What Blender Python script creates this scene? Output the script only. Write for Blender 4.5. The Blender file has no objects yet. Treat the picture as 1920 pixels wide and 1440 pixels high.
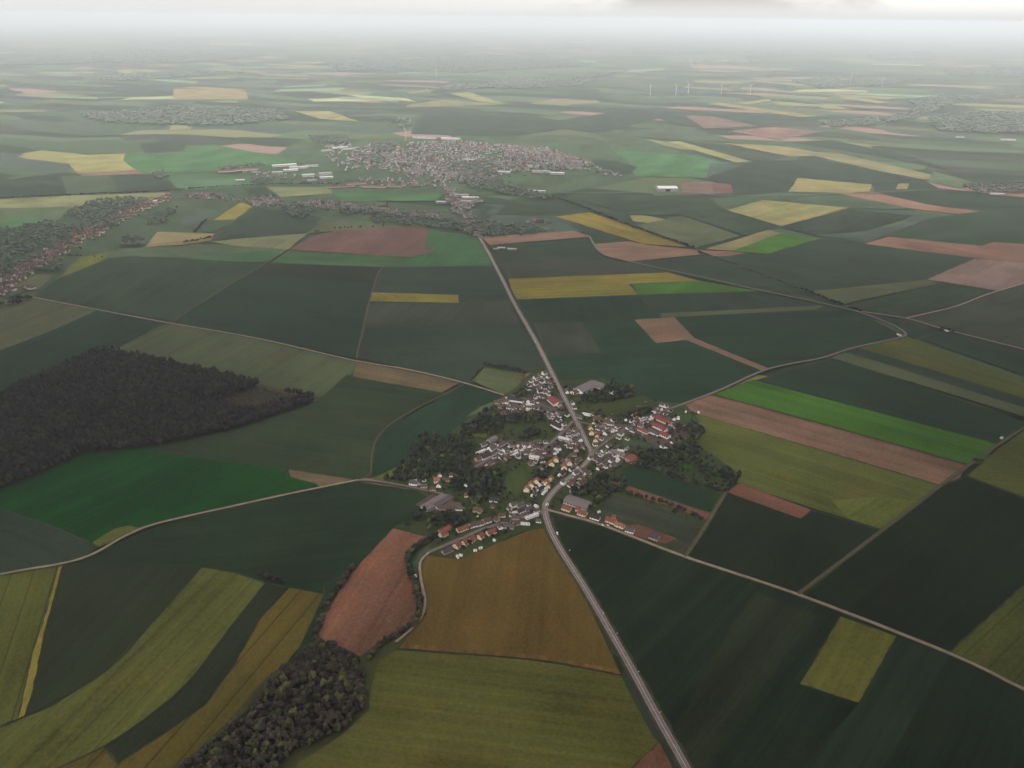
import bpy, math, random
import numpy as np
from mathutils import Vector, Matrix, Euler

random.seed(11)
RNG = np.random.default_rng(5)
C = bpy.context.scene.collection
S = bpy.context.scene

# ------------------------------------------------------------------ camera
W0, H0, F0 = 1920.0, 1440.0, 1507.0
CAM_H = 700.0
HORIZON_Y = 32.0
PITCH = math.atan((H0 / 2 - HORIZON_Y) / F0)
ROLL = math.radians(0.55)
cam_d = bpy.data.cameras.new('camera')
cam = bpy.data.objects.new('camera', cam_d)
C.objects.link(cam)
cam_d.sensor_width = 36.0
cam_d.lens = 36.0 * F0 / W0
cam_d.clip_start = 1.0
cam_d.clip_end = 400000.0
RM = Matrix.Rotation(math.pi / 2 - PITCH, 3, 'X') @ Matrix.Rotation(ROLL, 3, 'Z')
cam.rotation_euler = RM.to_euler()
cam.location = (0, 0, CAM_H)
S.camera = cam


def G(px, py, z=0.0):
    """point of the land (height z) that the map sketch in photograph units refers to"""
    d = RM @ Vector(((px - W0 / 2) / F0, -(py - H0 / 2) / F0, -1.0))
    k = (z - CAM_H) / d.z
    return (d.x * k, d.y * k)


def P(s):
    return [tuple(float(v) for v in q.split(',')) for q in s.split()]


def GP(s, z=0.0):
    pts = P(s) if isinstance(s, str) else s
    return [G(x, y, z) for x, y in pts]


# ------------------------------------------------------------------ mesh helpers
def link(name, me, mats, parent=None, loc=None, rz=0.0):
    o = bpy.data.objects.new(name, me)
    C.objects.link(o)
    if me is not None:
        for m in (mats if isinstance(mats, (list, tuple)) else [mats]):
            me.materials.append(m)
    if parent is not None:
        o.parent = parent
    if loc is not None:
        o.location = loc
    o.rotation_euler = (0, 0, rz)
    return o


def tag(o, label, cat, group=None, kind=None):
    o['label'] = label
    o['category'] = cat
    if group:
        o['group'] = group
    if kind:
        o['kind'] = kind
    return o


def empty(name, loc, rz=0.0):
    o = bpy.data.objects.new(name, None)
    o.empty_display_size = 1.0
    C.objects.link(o)
    o.location = loc
    o.rotation_euler = (0, 0, rz)
    return o


class MB:
    def __init__(self):
        self.v, self.f, self.m = [], [], []

    def add(self, v, f, m=0):
        n = len(self.v)
        self.v += [tuple(q) for q in v]
        self.f += [tuple(i + n for i in q) for q in f]
        self.m += [m] * len(f)
        return self

    def box(self, x0, x1, y0, y1, z0, z1, m=0):
        v = [(x0, y0, z0), (x1, y0, z0), (x1, y1, z0), (x0, y1, z0), (x0, y0, z1), (x1, y0, z1), (x1, y1, z1), (x0, y1, z1)]
        f = [(0, 3, 2, 1), (4, 5, 6, 7), (0, 1, 5, 4), (1, 2, 6, 5), (2, 3, 7, 6), (3, 0, 4, 7)]
        return self.add(v, f, m)

    def cone(self, p, q, r0, r1, n=8, m=0):
        p, q = Vector(p), Vector(q)
        a = (q - p).normalized()
        b = a.orthogonal().normalized()
        c = a.cross(b)
        v = []
        for o, r in ((p, r0), (q, r1)):
            for i in range(n):
                t = 2 * math.pi * i / n
                v.append(o + b * (math.cos(t) * r) + c * (math.sin(t) * r))
        f = [(i, (i + 1) % n, n + (i + 1) % n, n + i) for i in range(n)]
        f += [tuple(range(n - 1, -1, -1)), tuple(range(n, 2 * n))]
        return self.add(v, f, m)

    def mesh(self, name):
        me = bpy.data.meshes.new(name)
        me.from_pydata(self.v, [], self.f)
        if any(self.m):
            me.polygons.foreach_set('material_index', self.m)
        me.update()
        return me


def np_mesh(name, V, Fc, tint=None):
    """triangle mesh straight from numpy arrays"""
    me = bpy.data.meshes.new(name)
    nv, nf = len(V), len(Fc)
    me.vertices.add(nv)
    me.vertices.foreach_set('co', np.ascontiguousarray(V, dtype=np.float32).ravel())
    me.loops.add(nf * 3)
    me.loops.foreach_set('vertex_index', np.ascontiguousarray(Fc, dtype=np.int32).ravel())
    me.polygons.add(nf)
    me.polygons.foreach_set('loop_start', np.arange(0, nf * 3, 3, dtype=np.int32))
    if tint is not None:
        a = me.attributes.new('tint', 'FLOAT', 'POINT')
        a.data.foreach_set('value', np.ascontiguousarray(tint, dtype=np.float32))
    me.update(calc_edges=True)
    return me


# ------------------------------------------------------------------ materials
def new_mat(name):
    m = bpy.data.materials.new(name)
    m.use_nodes = True
    nt = m.node_tree
    b = nt.nodes['Principled BSDF']
    b.inputs['Roughness'].default_value = 0.9
    b.inputs['Specular IOR Level'].default_value = 0.15
    return m, nt, b


def N(nt, t, **kw):
    n = nt.nodes.new(t)
    for k, v in kw.items():
        setattr(n, k, v)
    return n


def L(nt, a, b):
    nt.links.new(a, b)


def math_node(nt, op, a, b=None, clamp=False):
    n = N(nt, 'ShaderNodeMath', operation=op, use_clamp=clamp)
    for i, v in enumerate((a, b)):
        if v is None:
            continue
        if isinstance(v, (int, float)):
            n.inputs[i].default_value = v
        else:
            L(nt, v, n.inputs[i])
    return n.outputs[0]


def make_crop_group():
    """colour of a sown or ploughed field: broad patches, drill rows, tramlines, fine grain"""
    g = bpy.data.node_groups.new('crop', 'ShaderNodeTree')
    it = g.interface
    it.new_socket('Color', in_out='INPUT', socket_type='NodeSocketColor')
    it.new_socket('Angle', in_out='INPUT', socket_type='NodeSocketFloat')
    it.new_socket('Rows', in_out='INPUT', socket_type='NodeSocketFloat')
    it.new_socket('Tram', in_out='INPUT', socket_type='NodeSocketFloat')
    it.new_socket('Seed', in_out='INPUT', socket_type='NodeSocketFloat')
    it.new_socket('Patch', in_out='INPUT', socket_type='NodeSocketFloat')
    it.new_socket('Color', in_out='OUTPUT', socket_type='NodeSocketColor')
    i = N(g, 'NodeGroupInput')
    o = N(g, 'NodeGroupOutput')
    geo = N(g, 'ShaderNodeNewGeometry')
    rot = N(g, 'ShaderNodeVectorRotate', rotation_type='Z_AXIS')
    L(g, geo.outputs['Position'], rot.inputs['Vector'])
    L(g, i.outputs['Angle'], rot.inputs['Angle'])
    off = N(g, 'ShaderNodeVectorMath', operation='ADD')
    L(g, rot.outputs[0], off.inputs[0])
    cmb = N(g, 'ShaderNodeCombineXYZ')
    L(g, i.outputs['Seed'], cmb.inputs['X'])
    L(g, i.outputs['Seed'], cmb.inputs['Z'])
    L(g, cmb.outputs[0], off.inputs[1])

    def noise(scale_vec, detail, rough=0.55):
        mp = N(g, 'ShaderNodeVectorMath', operation='MULTIPLY')
        L(g, off.outputs[0], mp.inputs[0])
        mp.inputs[1].default_value = scale_vec
        n = N(g, 'ShaderNodeTexNoise')
        n.inputs['Scale'].default_value = 1.0
        n.inputs['Detail'].default_value = detail
        n.inputs['Roughness'].default_value = rough
        L(g, mp.outputs[0], n.inputs['Vector'])
        return n.outputs['Fac']
    big = noise((1 / 170.0, 1 / 120.0, 1 / 150.0), 4, 0.6)
    rows = noise((1 / 900.0, 1 / 11.0, 1 / 150.0), 2)
    fine = noise((1 / 5.0, 1 / 4.0, 1 / 5.0), 3, 0.7)
    f1 = math_node(g, 'MULTIPLY', math_node(g, 'SUBTRACT', big, 0.5), i.outputs['Patch'])
    f2 = math_node(g, 'MULTIPLY', math_node(g, 'SUBTRACT', rows, 0.5), i.outputs['Rows'])
    f3 = math_node(g, 'MULTIPLY', math_node(g, 'SUBTRACT', fine, 0.5), 1.25)
    s = math_node(g, 'ADD', math_node(g, 'ADD', f1, f2), math_node(g, 'ADD', f3, 1.0))
    sep = N(g, 'ShaderNodeSeparateXYZ')
    L(g, off.outputs[0], sep.inputs[0])
    fr = math_node(g, 'FRACT', math_node(g, 'DIVIDE', sep.outputs['Y'], 28.0))
    tr = math_node(g, 'MULTIPLY', math_node(g, 'LESS_THAN', fr, 0.075), i.outputs['Tram'])
    s = math_node(g, 'MULTIPLY', s, math_node(g, 'SUBTRACT', 1.0, tr))
    s = math_node(g, 'MAXIMUM', s, 0.2)
    mul = N(g, 'ShaderNodeVectorMath', operation='SCALE')
    L(g, i.outputs['Color'], mul.inputs[0])
    L(g, s, mul.inputs['Scale'])
    # thin worn places show the soil a little
    hue = noise((1 / 90.0, 1 / 60.0, 1 / 90.0), 5, 0.65)
    mr = N(g, 'ShaderNodeMapRange')
    mr.inputs['From Min'].default_value = 0.52
    mr.inputs['From Max'].default_value = 0.75
    L(g, hue, mr.inputs['Value'])
    mx = N(g, 'ShaderNodeMix', data_type='RGBA')
    L(g, math_node(g, 'MULTIPLY', mr.outputs[0], math_node(g, 'MULTIPLY', i.outputs['Patch'], 0.35)), mx.inputs['Factor'])
    L(g, mul.outputs[0], mx.inputs['A'])
    warm = N(g, 'ShaderNodeVectorMath', operation='MULTIPLY')
    L(g, mul.outputs[0], warm.inputs[0])
    warm.inputs[1].default_value = (1.7, 1.15, 0.95)
    L(g, warm.outputs[0], mx.inputs['B'])
    L(g, mx.outputs['Result'], o.inputs['Color'])
    return g


CROP = make_crop_group()


def crop_mat(name, col, ang=0.0, rows=0.5, tram=0.0, seed=0.0, patch=0.6):
    m, nt, b = new_mat(name)
    n = N(nt, 'ShaderNodeGroup')
    n.node_tree = CROP
    n.inputs['Color'].default_value = (*col, 1)
    n.inputs['Angle'].default_value = ang
    n.inputs['Rows'].default_value = rows
    n.inputs['Tram'].default_value = tram
    n.inputs['Seed'].default_value = seed
    n.inputs['Patch'].default_value = patch
    L(nt, n.outputs[0], b.inputs['Base Color'])
    b.inputs['Roughness'].default_value = 1.0
    b.inputs['Specular IOR Level'].default_value = 0.05
    return m


def noisy_mat(name, col, scale=0.5, amt=0.5, rough=0.85, col2=None):
    m, nt, b = new_mat(name)
    geo = N(nt, 'ShaderNodeNewGeometry')
    n = N(nt, 'ShaderNodeTexNoise')
    n.inputs['Scale'].default_value = scale
    n.inputs['Detail'].default_value = 4
    L(nt, geo.outputs['Position'], n.inputs['Vector'])
    mx = N(nt, 'ShaderNodeMix', data_type='RGBA')
    c2 = col2 or tuple(c * (1 - amt) for c in col)
    mr = N(nt, 'ShaderNodeMapRange')
    mr.inputs['From Min'].default_value = 0.3
    mr.inputs['From Max'].default_value = 0.7
    L(nt, n.outputs['Fac'], mr.inputs['Value'])
    L(nt, mr.outputs[0], mx.inputs['Factor'])
    mx.inputs['A'].default_value = (*col, 1)
    mx.inputs['B'].default_value = (*c2, 1)
    L(nt, mx.outputs['Result'], b.inputs['Base Color'])
    b.inputs['Roughness'].default_value = rough
    return m


def leaf_mat(name, stops, use_attr):
    m, nt, b = new_mat(name)
    ramp = N(nt, 'ShaderNodeValToRGB')
    els = ramp.color_ramp.elements
    while len(els) < len(stops):
        els.new(0.5)
    for e, (p, c) in zip(els, stops):
        e.position = p
        e.color = (*c, 1)
    if use_attr:
        a = N(nt, 'ShaderNodeAttribute', attribute_name='tint')
        L(nt, a.outputs['Fac'], ramp.inputs[0])
    else:
        a = N(nt, 'ShaderNodeObjectInfo')
        L(nt, a.outputs['Random'], ramp.inputs[0])
    geo = N(nt, 'ShaderNodeNewGeometry')
    mul = N(nt, 'ShaderNodeVectorMath', operation='SCALE')
    L(nt, ramp.outputs[0], mul.inputs[0])
    L(nt, math_node(nt, 'ADD', math_node(nt, 'MULTIPLY', geo.outputs['Random Per Island'], 0.5), 0.75), mul.inputs['Scale'])
    L(nt, mul.outputs[0], b.inputs['Base Color'])
    b.inputs['Roughness'].default_value = 0.8
    return m


# ------------------------------------------------------------------ the land
# albedo of each kind of ground
K = {
    'mdw': (0.038, 0.050, 0.017), 'mdg': (0.030, 0.060, 0.015),
    'und': (0.036, 0.036, 0.013),
    'pale': (0.220, 0.230, 0.120), 'palg': (0.110, 0.170, 0.085),
    'rdf': (0.100, 0.056, 0.046), 'rds': (0.105, 0.050, 0.034), 'bnl': (0.102, 0.062, 0.020), 'dnl': (0.013, 0.024, 0.014),
    'dkd': (0.020, 0.032, 0.014), 'dn': (0.012, 0.025, 0.010),
    'dk': (0.022, 0.037, 0.019), 'dkt': (0.013, 0.031, 0.017), 'dkb': (0.021, 0.034, 0.021),
    'dkn': (0.010, 0.018, 0.009), 'dkm': (0.016, 0.022, 0.010), 'dk2': (0.034, 0.041, 0.026),
    'md': (0.040, 0.062, 0.034), 'mdb': (0.040, 0.058, 0.042), 'ol': (0.064, 0.070, 0.016), 'olm': (0.062, 0.074, 0.036),
    'ol2': (0.063, 0.072, 0.018), 'ol3': (0.090, 0.095, 0.018), 'yl': (0.150, 0.142, 0.058),
    'yl2': (0.150, 0.125, 0.024), 'ylm': (0.115, 0.120, 0.060), 'yg': (0.085, 0.095, 0.020), 'gr': (0.004, 0.043, 0.005),
    'gr2': (0.046, 0.088, 0.044), 'grm': (0.038, 0.088, 0.034), 'grs': (0.056, 0.082, 0.042),
    'vg': (0.040, 0.108, 0.012), 'br': (0.152, 0.090, 0.062), 'br2': (0.165, 0.110, 0.088),
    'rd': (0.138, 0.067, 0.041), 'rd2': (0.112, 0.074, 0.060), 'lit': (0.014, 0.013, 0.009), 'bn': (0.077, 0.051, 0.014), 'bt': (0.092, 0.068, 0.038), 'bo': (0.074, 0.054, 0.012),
    'tan': (0.150, 0.125, 0.060), 'gdn': (0.034, 0.046, 0.018), 'yard': (0.072, 0.054, 0.050), 'scrub': (0.045, 0.040, 0.020),
}
NAMES = {'mdw': 'meadow', 'mdg': 'meadow', 'rdf': 'ploughed_field', 'rds': 'bare_soil', 'lit': 'forest_floor', 'br': 'ploughed_field', 'br2': 'ploughed_field', 'rd': 'ploughed_field', 'rd2': 'ploughed_field', 'gdn': 'meadow',
         'md': 'meadow', 'mdb': 'meadow', 'grs': 'meadow', 'yard': 'yard', 'scrub': 'clearing', 'gr': 'meadow', 'grm': 'meadow'}
# (kind, outline, drill row direction as two points or None, tramline strength, rows strength)
FIELDS = [
    # ---- far land
    ('md', '560,262 1180,250 1330,300 1190,335 1050,362 640,372 320,362 470,320', None, 0, .4),
    ('dkb', '0,337 120,322 205,328 215,364 0,374 -150,380 -150,350', None, 0, .4),
    ('md', '115,330 205,328 225,362 125,364', None, 0, .4),
    ('dkb', '205,328 290,325 332,353 225,362', None, 0, .4),
    ('gr2', '312,330 470,330 486,346 335,356', None, 0, .4),
    ('grm', '235,287 400,270 560,300 440,319 280,325 255,318 228,300', None, 0, .4),
    ('dkb', '262,268 350,258 345,283 270,287', None, 0, .3),
    ('yl', '115,292 235,287 230,300 255,318 145,324', None, 0, .3),
    ('rd2', '145,324 255,318 272,325 155,329', None, 0, .3),
    ('tan', '325,166 460,169 466,186 325,186', None, 0, .3),
    ('ylm', '760,197 830,186 948,195 762,201', None, 0, .3),
    ('yl', '840,174 880,172 948,195 900,190', None, 0, .3),
    ('yl', '553,208 620,208 672,227 600,222', None, 0, .3),
    ('ylm', '762,173 870,155 875,160 770,176', None, 0, .3),
    ('grs', '945,133 1110,125 1145,132 950,141', None, 0, .3),
    ('grs', '800,133 900,130 945,141 760,143', None, 0, .3),
    ('ylm', '318,234 352,232 357,243 318,243', None, 0, .3),
    ('ylm', '-60,206 85,205 85,209 -60,211', None, 0, .2),
    ('ylm', '355,145 430,144 430,147 355,148', None, 0, .2),
    ('ylm', '480,137 580,140 580,144 500,142', None, 0, .2),
    ('yl', '220,130 250,133 245,138 222,136', None, 0, .2),
    ('grs', '60,123 160,124 120,131 70,130', None, 0, .2),
    ('grs', '70,85 130,75 230,78 150,90', None, 0, .2),
    ('ylm', '110,97 180,92 240,92 150,100', None, 0, .2),
    ('dkb', '1000,232 1180,205 1260,215 1120,250', None, 0, .3),
    ('dkb', '790,212 1000,215 1090,235 960,256 770,250', None, 0, .3),
    ('grs', '1240,100 1420,100 1380,112 1240,115', None, 0, .2),
    ('ylm', '1410,128 1490,127 1480,131 1415,133', None, 0, .2),
    ('ylm', '1585,108 1640,112 1640,116 1590,113', None, 0, .2),
    ('ylm', '1350,66 1380,66 1382,69 1350,70', None, 0, .2),
    ('ylm', '1820,122 1850,120 1855,127 1822,127', None, 0, .2),
    ('br2', '1290,120 1400,124 1440,128 1300,128', None, 0, .2),
    ('yl', '1325,194 1350,192 1535,217 1500,219', None, 0, .3),
    ('yl', '1515,194 1560,195 1597,205 1545,203', None, 0, .3),
    ('yl', '1570,182 1600,181 1668,192 1645,193', None, 0, .3),
    ('yl', '1385,192 1440,185 1447,188 1400,196', None, 0, .3),
    ('dkb', '1200,205 1330,212 1480,240 1400,246 1260,232', None, 0, .3),
    ('rd2', '1285,216 1340,218 1420,236 1320,240', None, 0, .3),
    ('rd2', '1370,245 1450,237 1540,246 1460,262', None, 0, .3),
    ('md', '1100,248 1290,238 1400,268 1290,262', None, 0, .3),
    ('grm', '1150,282 1310,290 1362,305 1325,333 1190,330 1180,300', None, 0, .4),
    ('dkb', '1110,300 1150,300 1195,312 1180,327 1130,325', None, 0, .4),
    ('mdb', '1330,305 1410,300 1405,318 1325,333', None, 0, .4),
    ('yl', '1248,265 1275,264 1408,302 1378,303', None, 0, .3),
    ('tan', '1355,267 1480,275 1560,290 1480,293', None, 0, .3),
    ('dkb', '1480,265 1560,262 1700,290 1790,320 1640,290', None, 0, .3),
    ('dkb', '1330,330 1420,300 1510,292 1640,318 1740,336 1636,345 1495,334 1480,360 1375,364', None, 0, .4),
    ('ylm', '1490,283 1570,286 1762,330 1735,336 1640,318', None, 0, .3),
    ('rd2', '1275,342 1335,340 1338,364 1280,364', None, 0, .3),
    ('rdf', '1335,341 1370,345 1375,363 1338,364', None, 0, .3),
    ('grs', '1750,320 1840,345 1800,352 1740,340', None, 0, .3),
    ('dkb', '1640,345 1735,338 1765,355 1640,360', None, 0, .3),
    ('yl', '1684,344 1704,343 1702,353 1680,354', None, 0, .3),
    ('yl', '1478,360 1495,333 1635,345 1630,359 1560,362', ((1478, 360), (1630, 359)), 0, .4),
    ('dkb', '1630,362 1760,352 1930,370 2100,375 2100,430 1850,398', None, 0, .4),
    ('dk', '1040,360 1230,366 1440,358 1640,362 1760,380 1460,378 1360,395 1460,424 1400,442 1280,402 1180,402', None, 0, .5),
    ('md', '1330,372 1480,358 1640,362 1720,392 1590,390 1430,374 1360,392', None, 0, .4),
    ('br', '1570,362 1640,360 1740,383 1850,397 1820,402 1720,392', ((1640, 362), (1840, 400)), 0, .5),
    ('md', '1440,300 1500,292 1490,300', None, 0, .3),
    ('yl', '1362,393 1430,374 1592,389 1465,423', ((1465, 423), (1592, 389)), .08, .5),
    ('dkb', '1465,425 1590,391 1712,403 1625,432 1530,441', None, 0, .5),
    ('mdb', '1530,441 1625,432 1745,408 1700,425 1625,455', None, 0, .4),
    ('dk', '1640,452 1745,408 1860,392 2100,430 2100,470 1860,454 1830,460 1665,443', None, 0, .4),
    ('olm', '1192,422 1280,403 1388,441 1303,464', ((1192, 422), (1303, 464)), 0, .4),
    ('dk', '960,372 1040,362 1180,402 1200,432 1110,397 1045,404 930,400', None, 0, .4),
    ('mdb', '920,402 1045,404 1110,432 905,445', None, 0, .4),
    ('dk', '1060,417 1110,425 1185,452 1113,457 1105,440', None, 0, .5),
    ('yl2', '1042,405 1105,397 1290,462 1205,456', ((1042, 405), (1205, 456)), .1, .5),
    ('tan', '1322,466 1440,430 1468,437 1372,469', None, 0, .5),
    ('vg', '1370,470 1465,436 1535,447 1440,475', None, 0, .4),
    ('br', '1310,468 1365,470 1400,474 1345,483', None, 0, .4),
    ('dkb', '1170,490 1330,480 1440,475 1545,446 1825,482 1740,523 1520,545 1600,578 1420,544 1250,509',
     ((1250, 509), (1600, 578)), 0, .6),
    ('br', '1622,456 1665,443 1840,460 1862,453 2100,470 2100,505 1920,496 1830,483', ((1665, 445), (1920, 490)), 0, .5),
    ('br2', '1738,523 1827,484 2100,508 2100,512 1872,544', ((1738, 523), (1827, 484)), 0, .4),
    ('olm', '1520,545 1740,523 1765,530 1610,562 1580,570', ((1520, 545), (1740, 523)), 0, .4),
    ('dk', '1596,572 1765,530 1872,545 1830,561 1760,578 1697,599', None, 0, .5),
    ('dk2', '1697,599 1775,577 1872,545 2100,480 2100,720 1920,656 1770,618', ((1697, 599), (1900, 540)), 0, .5),
    ('dkb', '1640,590 1700,600 1770,620 1710,635 1690,612', None, 0, .5),
    ('dkb', '1725,634 1775,618 1920,658 2100,715 2100,760 1920,702', ((1770, 620), (1920, 658)), 0, .5),
    # ---- left middle distance
    ('md', '-200,380 320,362 640,372 900,392 905,452 640,432 500,402 270,468 0,562 -200,620', None, 0, .4),
    ('ylm', '-100,378 120,366 320,360 300,376 190,378 130,389 0,389 -100,392', None, 0, .3),
    ('grs', '-100,392 130,387 112,410 0,428 -100,435', None, 0, .3),
    ('grm', '0,410 60,405 110,412 0,430', None, 0, .3),
    ('ylm', '500,350 620,350 622,362 527,369', None, 0, .3),
    ('dkb', '455,352 500,350 525,369 470,366', None, 0, .3),
    ('grm', '622,360 830,362 820,376 640,376', None, 0, .3),
    ('mdb', '330,410 372,392 410,395 355,425', None, 0, .3),
    ('md', '372,424 395,412 445,412 395,436', None, 0, .3),
    ('yl2', '400,412 450,379 474,386 440,411', ((400, 412), (450, 379)), 0, .3),
    ('dkb', '398,450 440,414 475,389 520,393 604,406 578,437 470,446', ((398, 450), (475, 389)), 0, .4),
    ('tan', '272,462 295,434 402,437 396,450 345,458', None, 0, .4),
    ('grs', '200,482 225,466 400,457 540,467 502,491 240,479', None, 0, .3),
    ('grm', '360,480 530,468 502,491 360,487', None, 0, .3),
    ('ylm', '392,452 470,445 577,437 540,467 440,460', None, 0, .4),
    ('yg', '105,522 150,482 215,470 185,492 120,524', None, 0, .4),
    ('olm', '575,437 600,420 640,412 800,420 800,428 640,431', None, 0, .4),
    ('olm', '20,520 80,512 100,516 70,545 30,540', None, 0, .4),
    ('rdf', '538,467 596,439 640,430 792,424 802,428 798,466 820,468 775,481 690,477', ((538, 467), (596, 439)), 0, .4),
    ('grm', '508,492 540,469 690,477 772,482 718,500', None, 0, .4),
    ('grm', '802,428 870,440 906,452 927,498 718,500 775,482 820,468 798,466', None, 0, .4),
    ('dk', '60,556 110,521 205,483 240,480 495,492 430,532 325,602 180,576', ((325, 602), (480, 492)), .05, .7),
    ('dkt', '328,604 420,541 500,492 716,500 700,545 685,585 672,672 480,632', ((328, 604), (672, 672)), .04, .6),
    ('dkm', '470,515 500,492 716,500 706,530', None, 0, .5),
    ('dkb', '717,500 928,498 945,520 982,600 1022,692 985,697 900,692 888,718 840,708 675,669 688,585', ((717, 500), (928, 498)), .04, .6),
    ('dk2', '688,568 860,567 955,562 972,605 684,610', None, 0, .5),
    ('yl2', '695,547 860,552 861,567 691,564', None, 0, .3),
    ('olm', '-150,562 30,560 60,556 182,581 92,621 0,656 -150,710', ((0, 656), (182, 581)), .06, .4),
    ('dkt', '-150,712 0,656 92,621 182,581 318,607 210,656 150,682 0,748 -150,800', ((0, 656), (182, 581)), .05, .6),
    ('olm', '205,660 300,610 322,606 480,635 672,678 656,705 622,735 596,746 560,735 350,692', ((205, 660), (322, 606)), .07, .5),
    ('bt', '668,678 760,692 864,716 822,738 660,706', ((660, 706), (822, 738)), 0, .7),
    ('dkd', '260,838 330,820 592,750 606,741 650,702 668,707 842,737 820,743 760,781 722,806 704,832 696,893 672,899 540,878 430,868 330,853',
     ((540, 878), (672, 899)), .05, .6),
    ('dkt', '842,737 872,722 935,741 905,768 872,790 800,850 742,890 697,894 704,832 722,808 790,765', ((700, 880), (860, 730)), .05, .5),
    ('gr', '-60,938 0,913 90,876 160,844 250,837 400,862 530,878 545,895 602,908 560,917 450,942 330,970 250,999 185,1023 100,986 0,956 -60,930',
     ((0, 940), (250, 837)), .05, .6),
    ('yg', '172,1016 215,990 240,984 268,990 185,1024', None, 0, .3),
    ('dkb', '-200,890 0,953 100,985 183,1024 155,1047 0,1076 -200,1125', ((0, 953), (183, 1024)), .04, .5),
    ('bt', '540,879 672,899 602,914 590,905 545,894', None, 0, .6),
    ('dn', '150,1056 182,1036 262,1001 332,976 450,949 562,922 672,903 782,919 802,931 772,972 738,990 702,1030 662,1070 606,1128 545,1101 500,1092 440,1072 378,1062 250,1055',
     ((182, 1036), (772, 972)), .05, .7),
    ('ol', '-200,1128 0,1078 117,1058 100,1130 80,1200 46,1340 0,1362 -200,1440', ((0, 1362), (90, 1070)), .25, .5),
    ('yl2', '108,1062 118,1059 84,1180 62,1290 45,1345 33,1347 60,1220 80,1168', None, 0, .4),
    ('dkm', '118,1059 155,1052 250,1055 378,1062 290,1158 200,1254 140,1302 45,1346 62,1290 84,1180', ((45, 1346), (300, 1060)), .06, .6),
    ('ol', '378,1063 440,1073 499,1093 440,1164 370,1257 320,1308 250,1362 195,1397 100,1442 -200,1560 -200,1440 0,1362 100,1322 200,1256 290,1160',
     ((200, 1300), (400, 1100)), .14, .5),
    ('dkm', '499,1093 545,1101 490,1156 432,1252 382,1318 330,1358 220,1432 190,1402 250,1365 320,1311 370,1260 440,1167', ((300, 1350), (500, 1110)), .1, .6),
    ('bo', '543,1101 610,1113 592,1152 562,1212 502,1282 452,1342 392,1392 330,1442 250,1500 60,1560 -100,1560 100,1444 195,1400 220,1432 330,1360 385,1320 435,1252 490,1156',
     ((330, 1400), (580, 1110)), .3, .5),
    # ---- near right and centre
    ('br', '903,444 1075,432 1110,443 918,459', ((903, 444), (1075, 432)), 0, .5),
    ('dk', '917,459 1108,446 1125,481 1252,509 955,522', None, .03, .5),
    ('dk2', '930,488 1122,480 1252,509 955,522', None, .03, .5),
    ('br', '1113,457 1180,452 1210,458 1305,468 1312,477 1178,490 1130,478', ((1130, 478), (1300, 470)), 0, .5),
    ('dkt', '968,560 1412,545 1602,582 1692,627 1440,692 1287,757 1190,765 1060,745 986,602', ((986, 602), (1400, 590)), .05, .6),
    ('dk2', '1000,606 1090,602 1127,660 1027,668', None, 0, .5),
    ('dkt', '970,562 1195,552 1240,592 1190,600 990,606', None, 0, .5),
    ('yl2', '953,522 1252,510 1312,526 1180,532 958,541', ((953, 541), (1180, 532)), .08, .4),
    ('yl2', '958,541 1180,532 1197,552 968,561', ((958, 550), (1180, 540)), .15, .5),
    ('vg', '1185,533 1312,526 1424,545 1197,552', None, 0, .3),
    ('dkb', '1195,553 1418,546 1545,574 1238,588', None, 0, .4),
    ('olm', '1237,587 1545,572 1530,580 1240,595', None, 0, .4),
    ('br', '1189,599 1265,594 1302,633 1442,690 1430,695 1286,637 1230,643', ((1230, 643), (1286, 637)), 0, .4),
    ('dkt', '1412,714 1565,669 1920,790 2100,850 2100,700 1870,834', ((1412, 714), (1870, 834)), .05, .6),
    ('dkt', '1412,714 1565,669 1920,792 1870,834', ((1412, 714), (1870, 834)), .05, .6),
    ('olm', '1558,670 1588,659 1920,763 2100,820 2100,840 1920,780', ((1558, 670), (1920, 780)), 0, .4),
    ('dkb', '1587,659 1612,651 1920,746 2100,800 2100,822 1920,764', ((1587, 659), (1920, 764)), 0, .4),
    ('ol2', '1608,651 1700,633 1725,637 1800,670 1920,716 2100,785 2100,800 1920,746', ((1608, 651), (1920, 746)), 0, .5),
    ('vg', '1338,738 1412,712 1872,832 1842,868 1812,871', ((1338, 738), (1812, 871)), .08, .6),
    ('br', '1279,757 1332,738 1814,870 1800,896 1764,909 1500,831 1292,772', ((1332, 738), (1814, 870)), .0, .8),
    ('ol2', '1302,774 1500,832 1764,910 1720,961 1660,994 1520,951 1385,906 1312,871 1298,800', ((1302, 774), (1764, 910)), .05, .6),
    ('yg', '1560,938 1640,930 1735,942 1712,965 1660,994 1590,972', None, 0, .6),
    ('rds', '1360,922 1386,905 1522,955 1501,972 1400,936', ((1386, 905), (1522, 955)), 0, .5),
    ('dkn', '1357,930 1400,936 1501,972 1522,957 1652,994 1497,1114 1288,1042', ((1288, 1042), (1400, 940)), .06, .6),
    ('dkn', '1812,894 1920,932 2100,995 2100,1000 1920,1096 1780,1222 1506,1116 1657,994 1766,910', ((1506, 1116), (1790, 900)), .1, .7),
    ('ol2', '1812,893 1870,842 1920,806 2100,700 2100,995 1920,934', None, .05, .5),
    ('ol', '1780,1223 1920,1097 2100,980 2100,1370 1920,1287', ((1780, 1223), (1920, 1097)), .2, .5),
    ('dkn', '1035,962 1130,987 1285,1047 1500,1118 1780,1227 2100,1372 2100,1600 1360,1600 1262,1390 1180,1245 1100,1107 1052,1030',
     ((1300, 1440), (1530, 1150)), .12, .9),
    ('dkm', '1415,1110 1532,1152 1420,1300 1310,1460 1290,1440 1262,1380 1335,1230', ((1300, 1440), (1530, 1150)), .15, .9),
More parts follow.
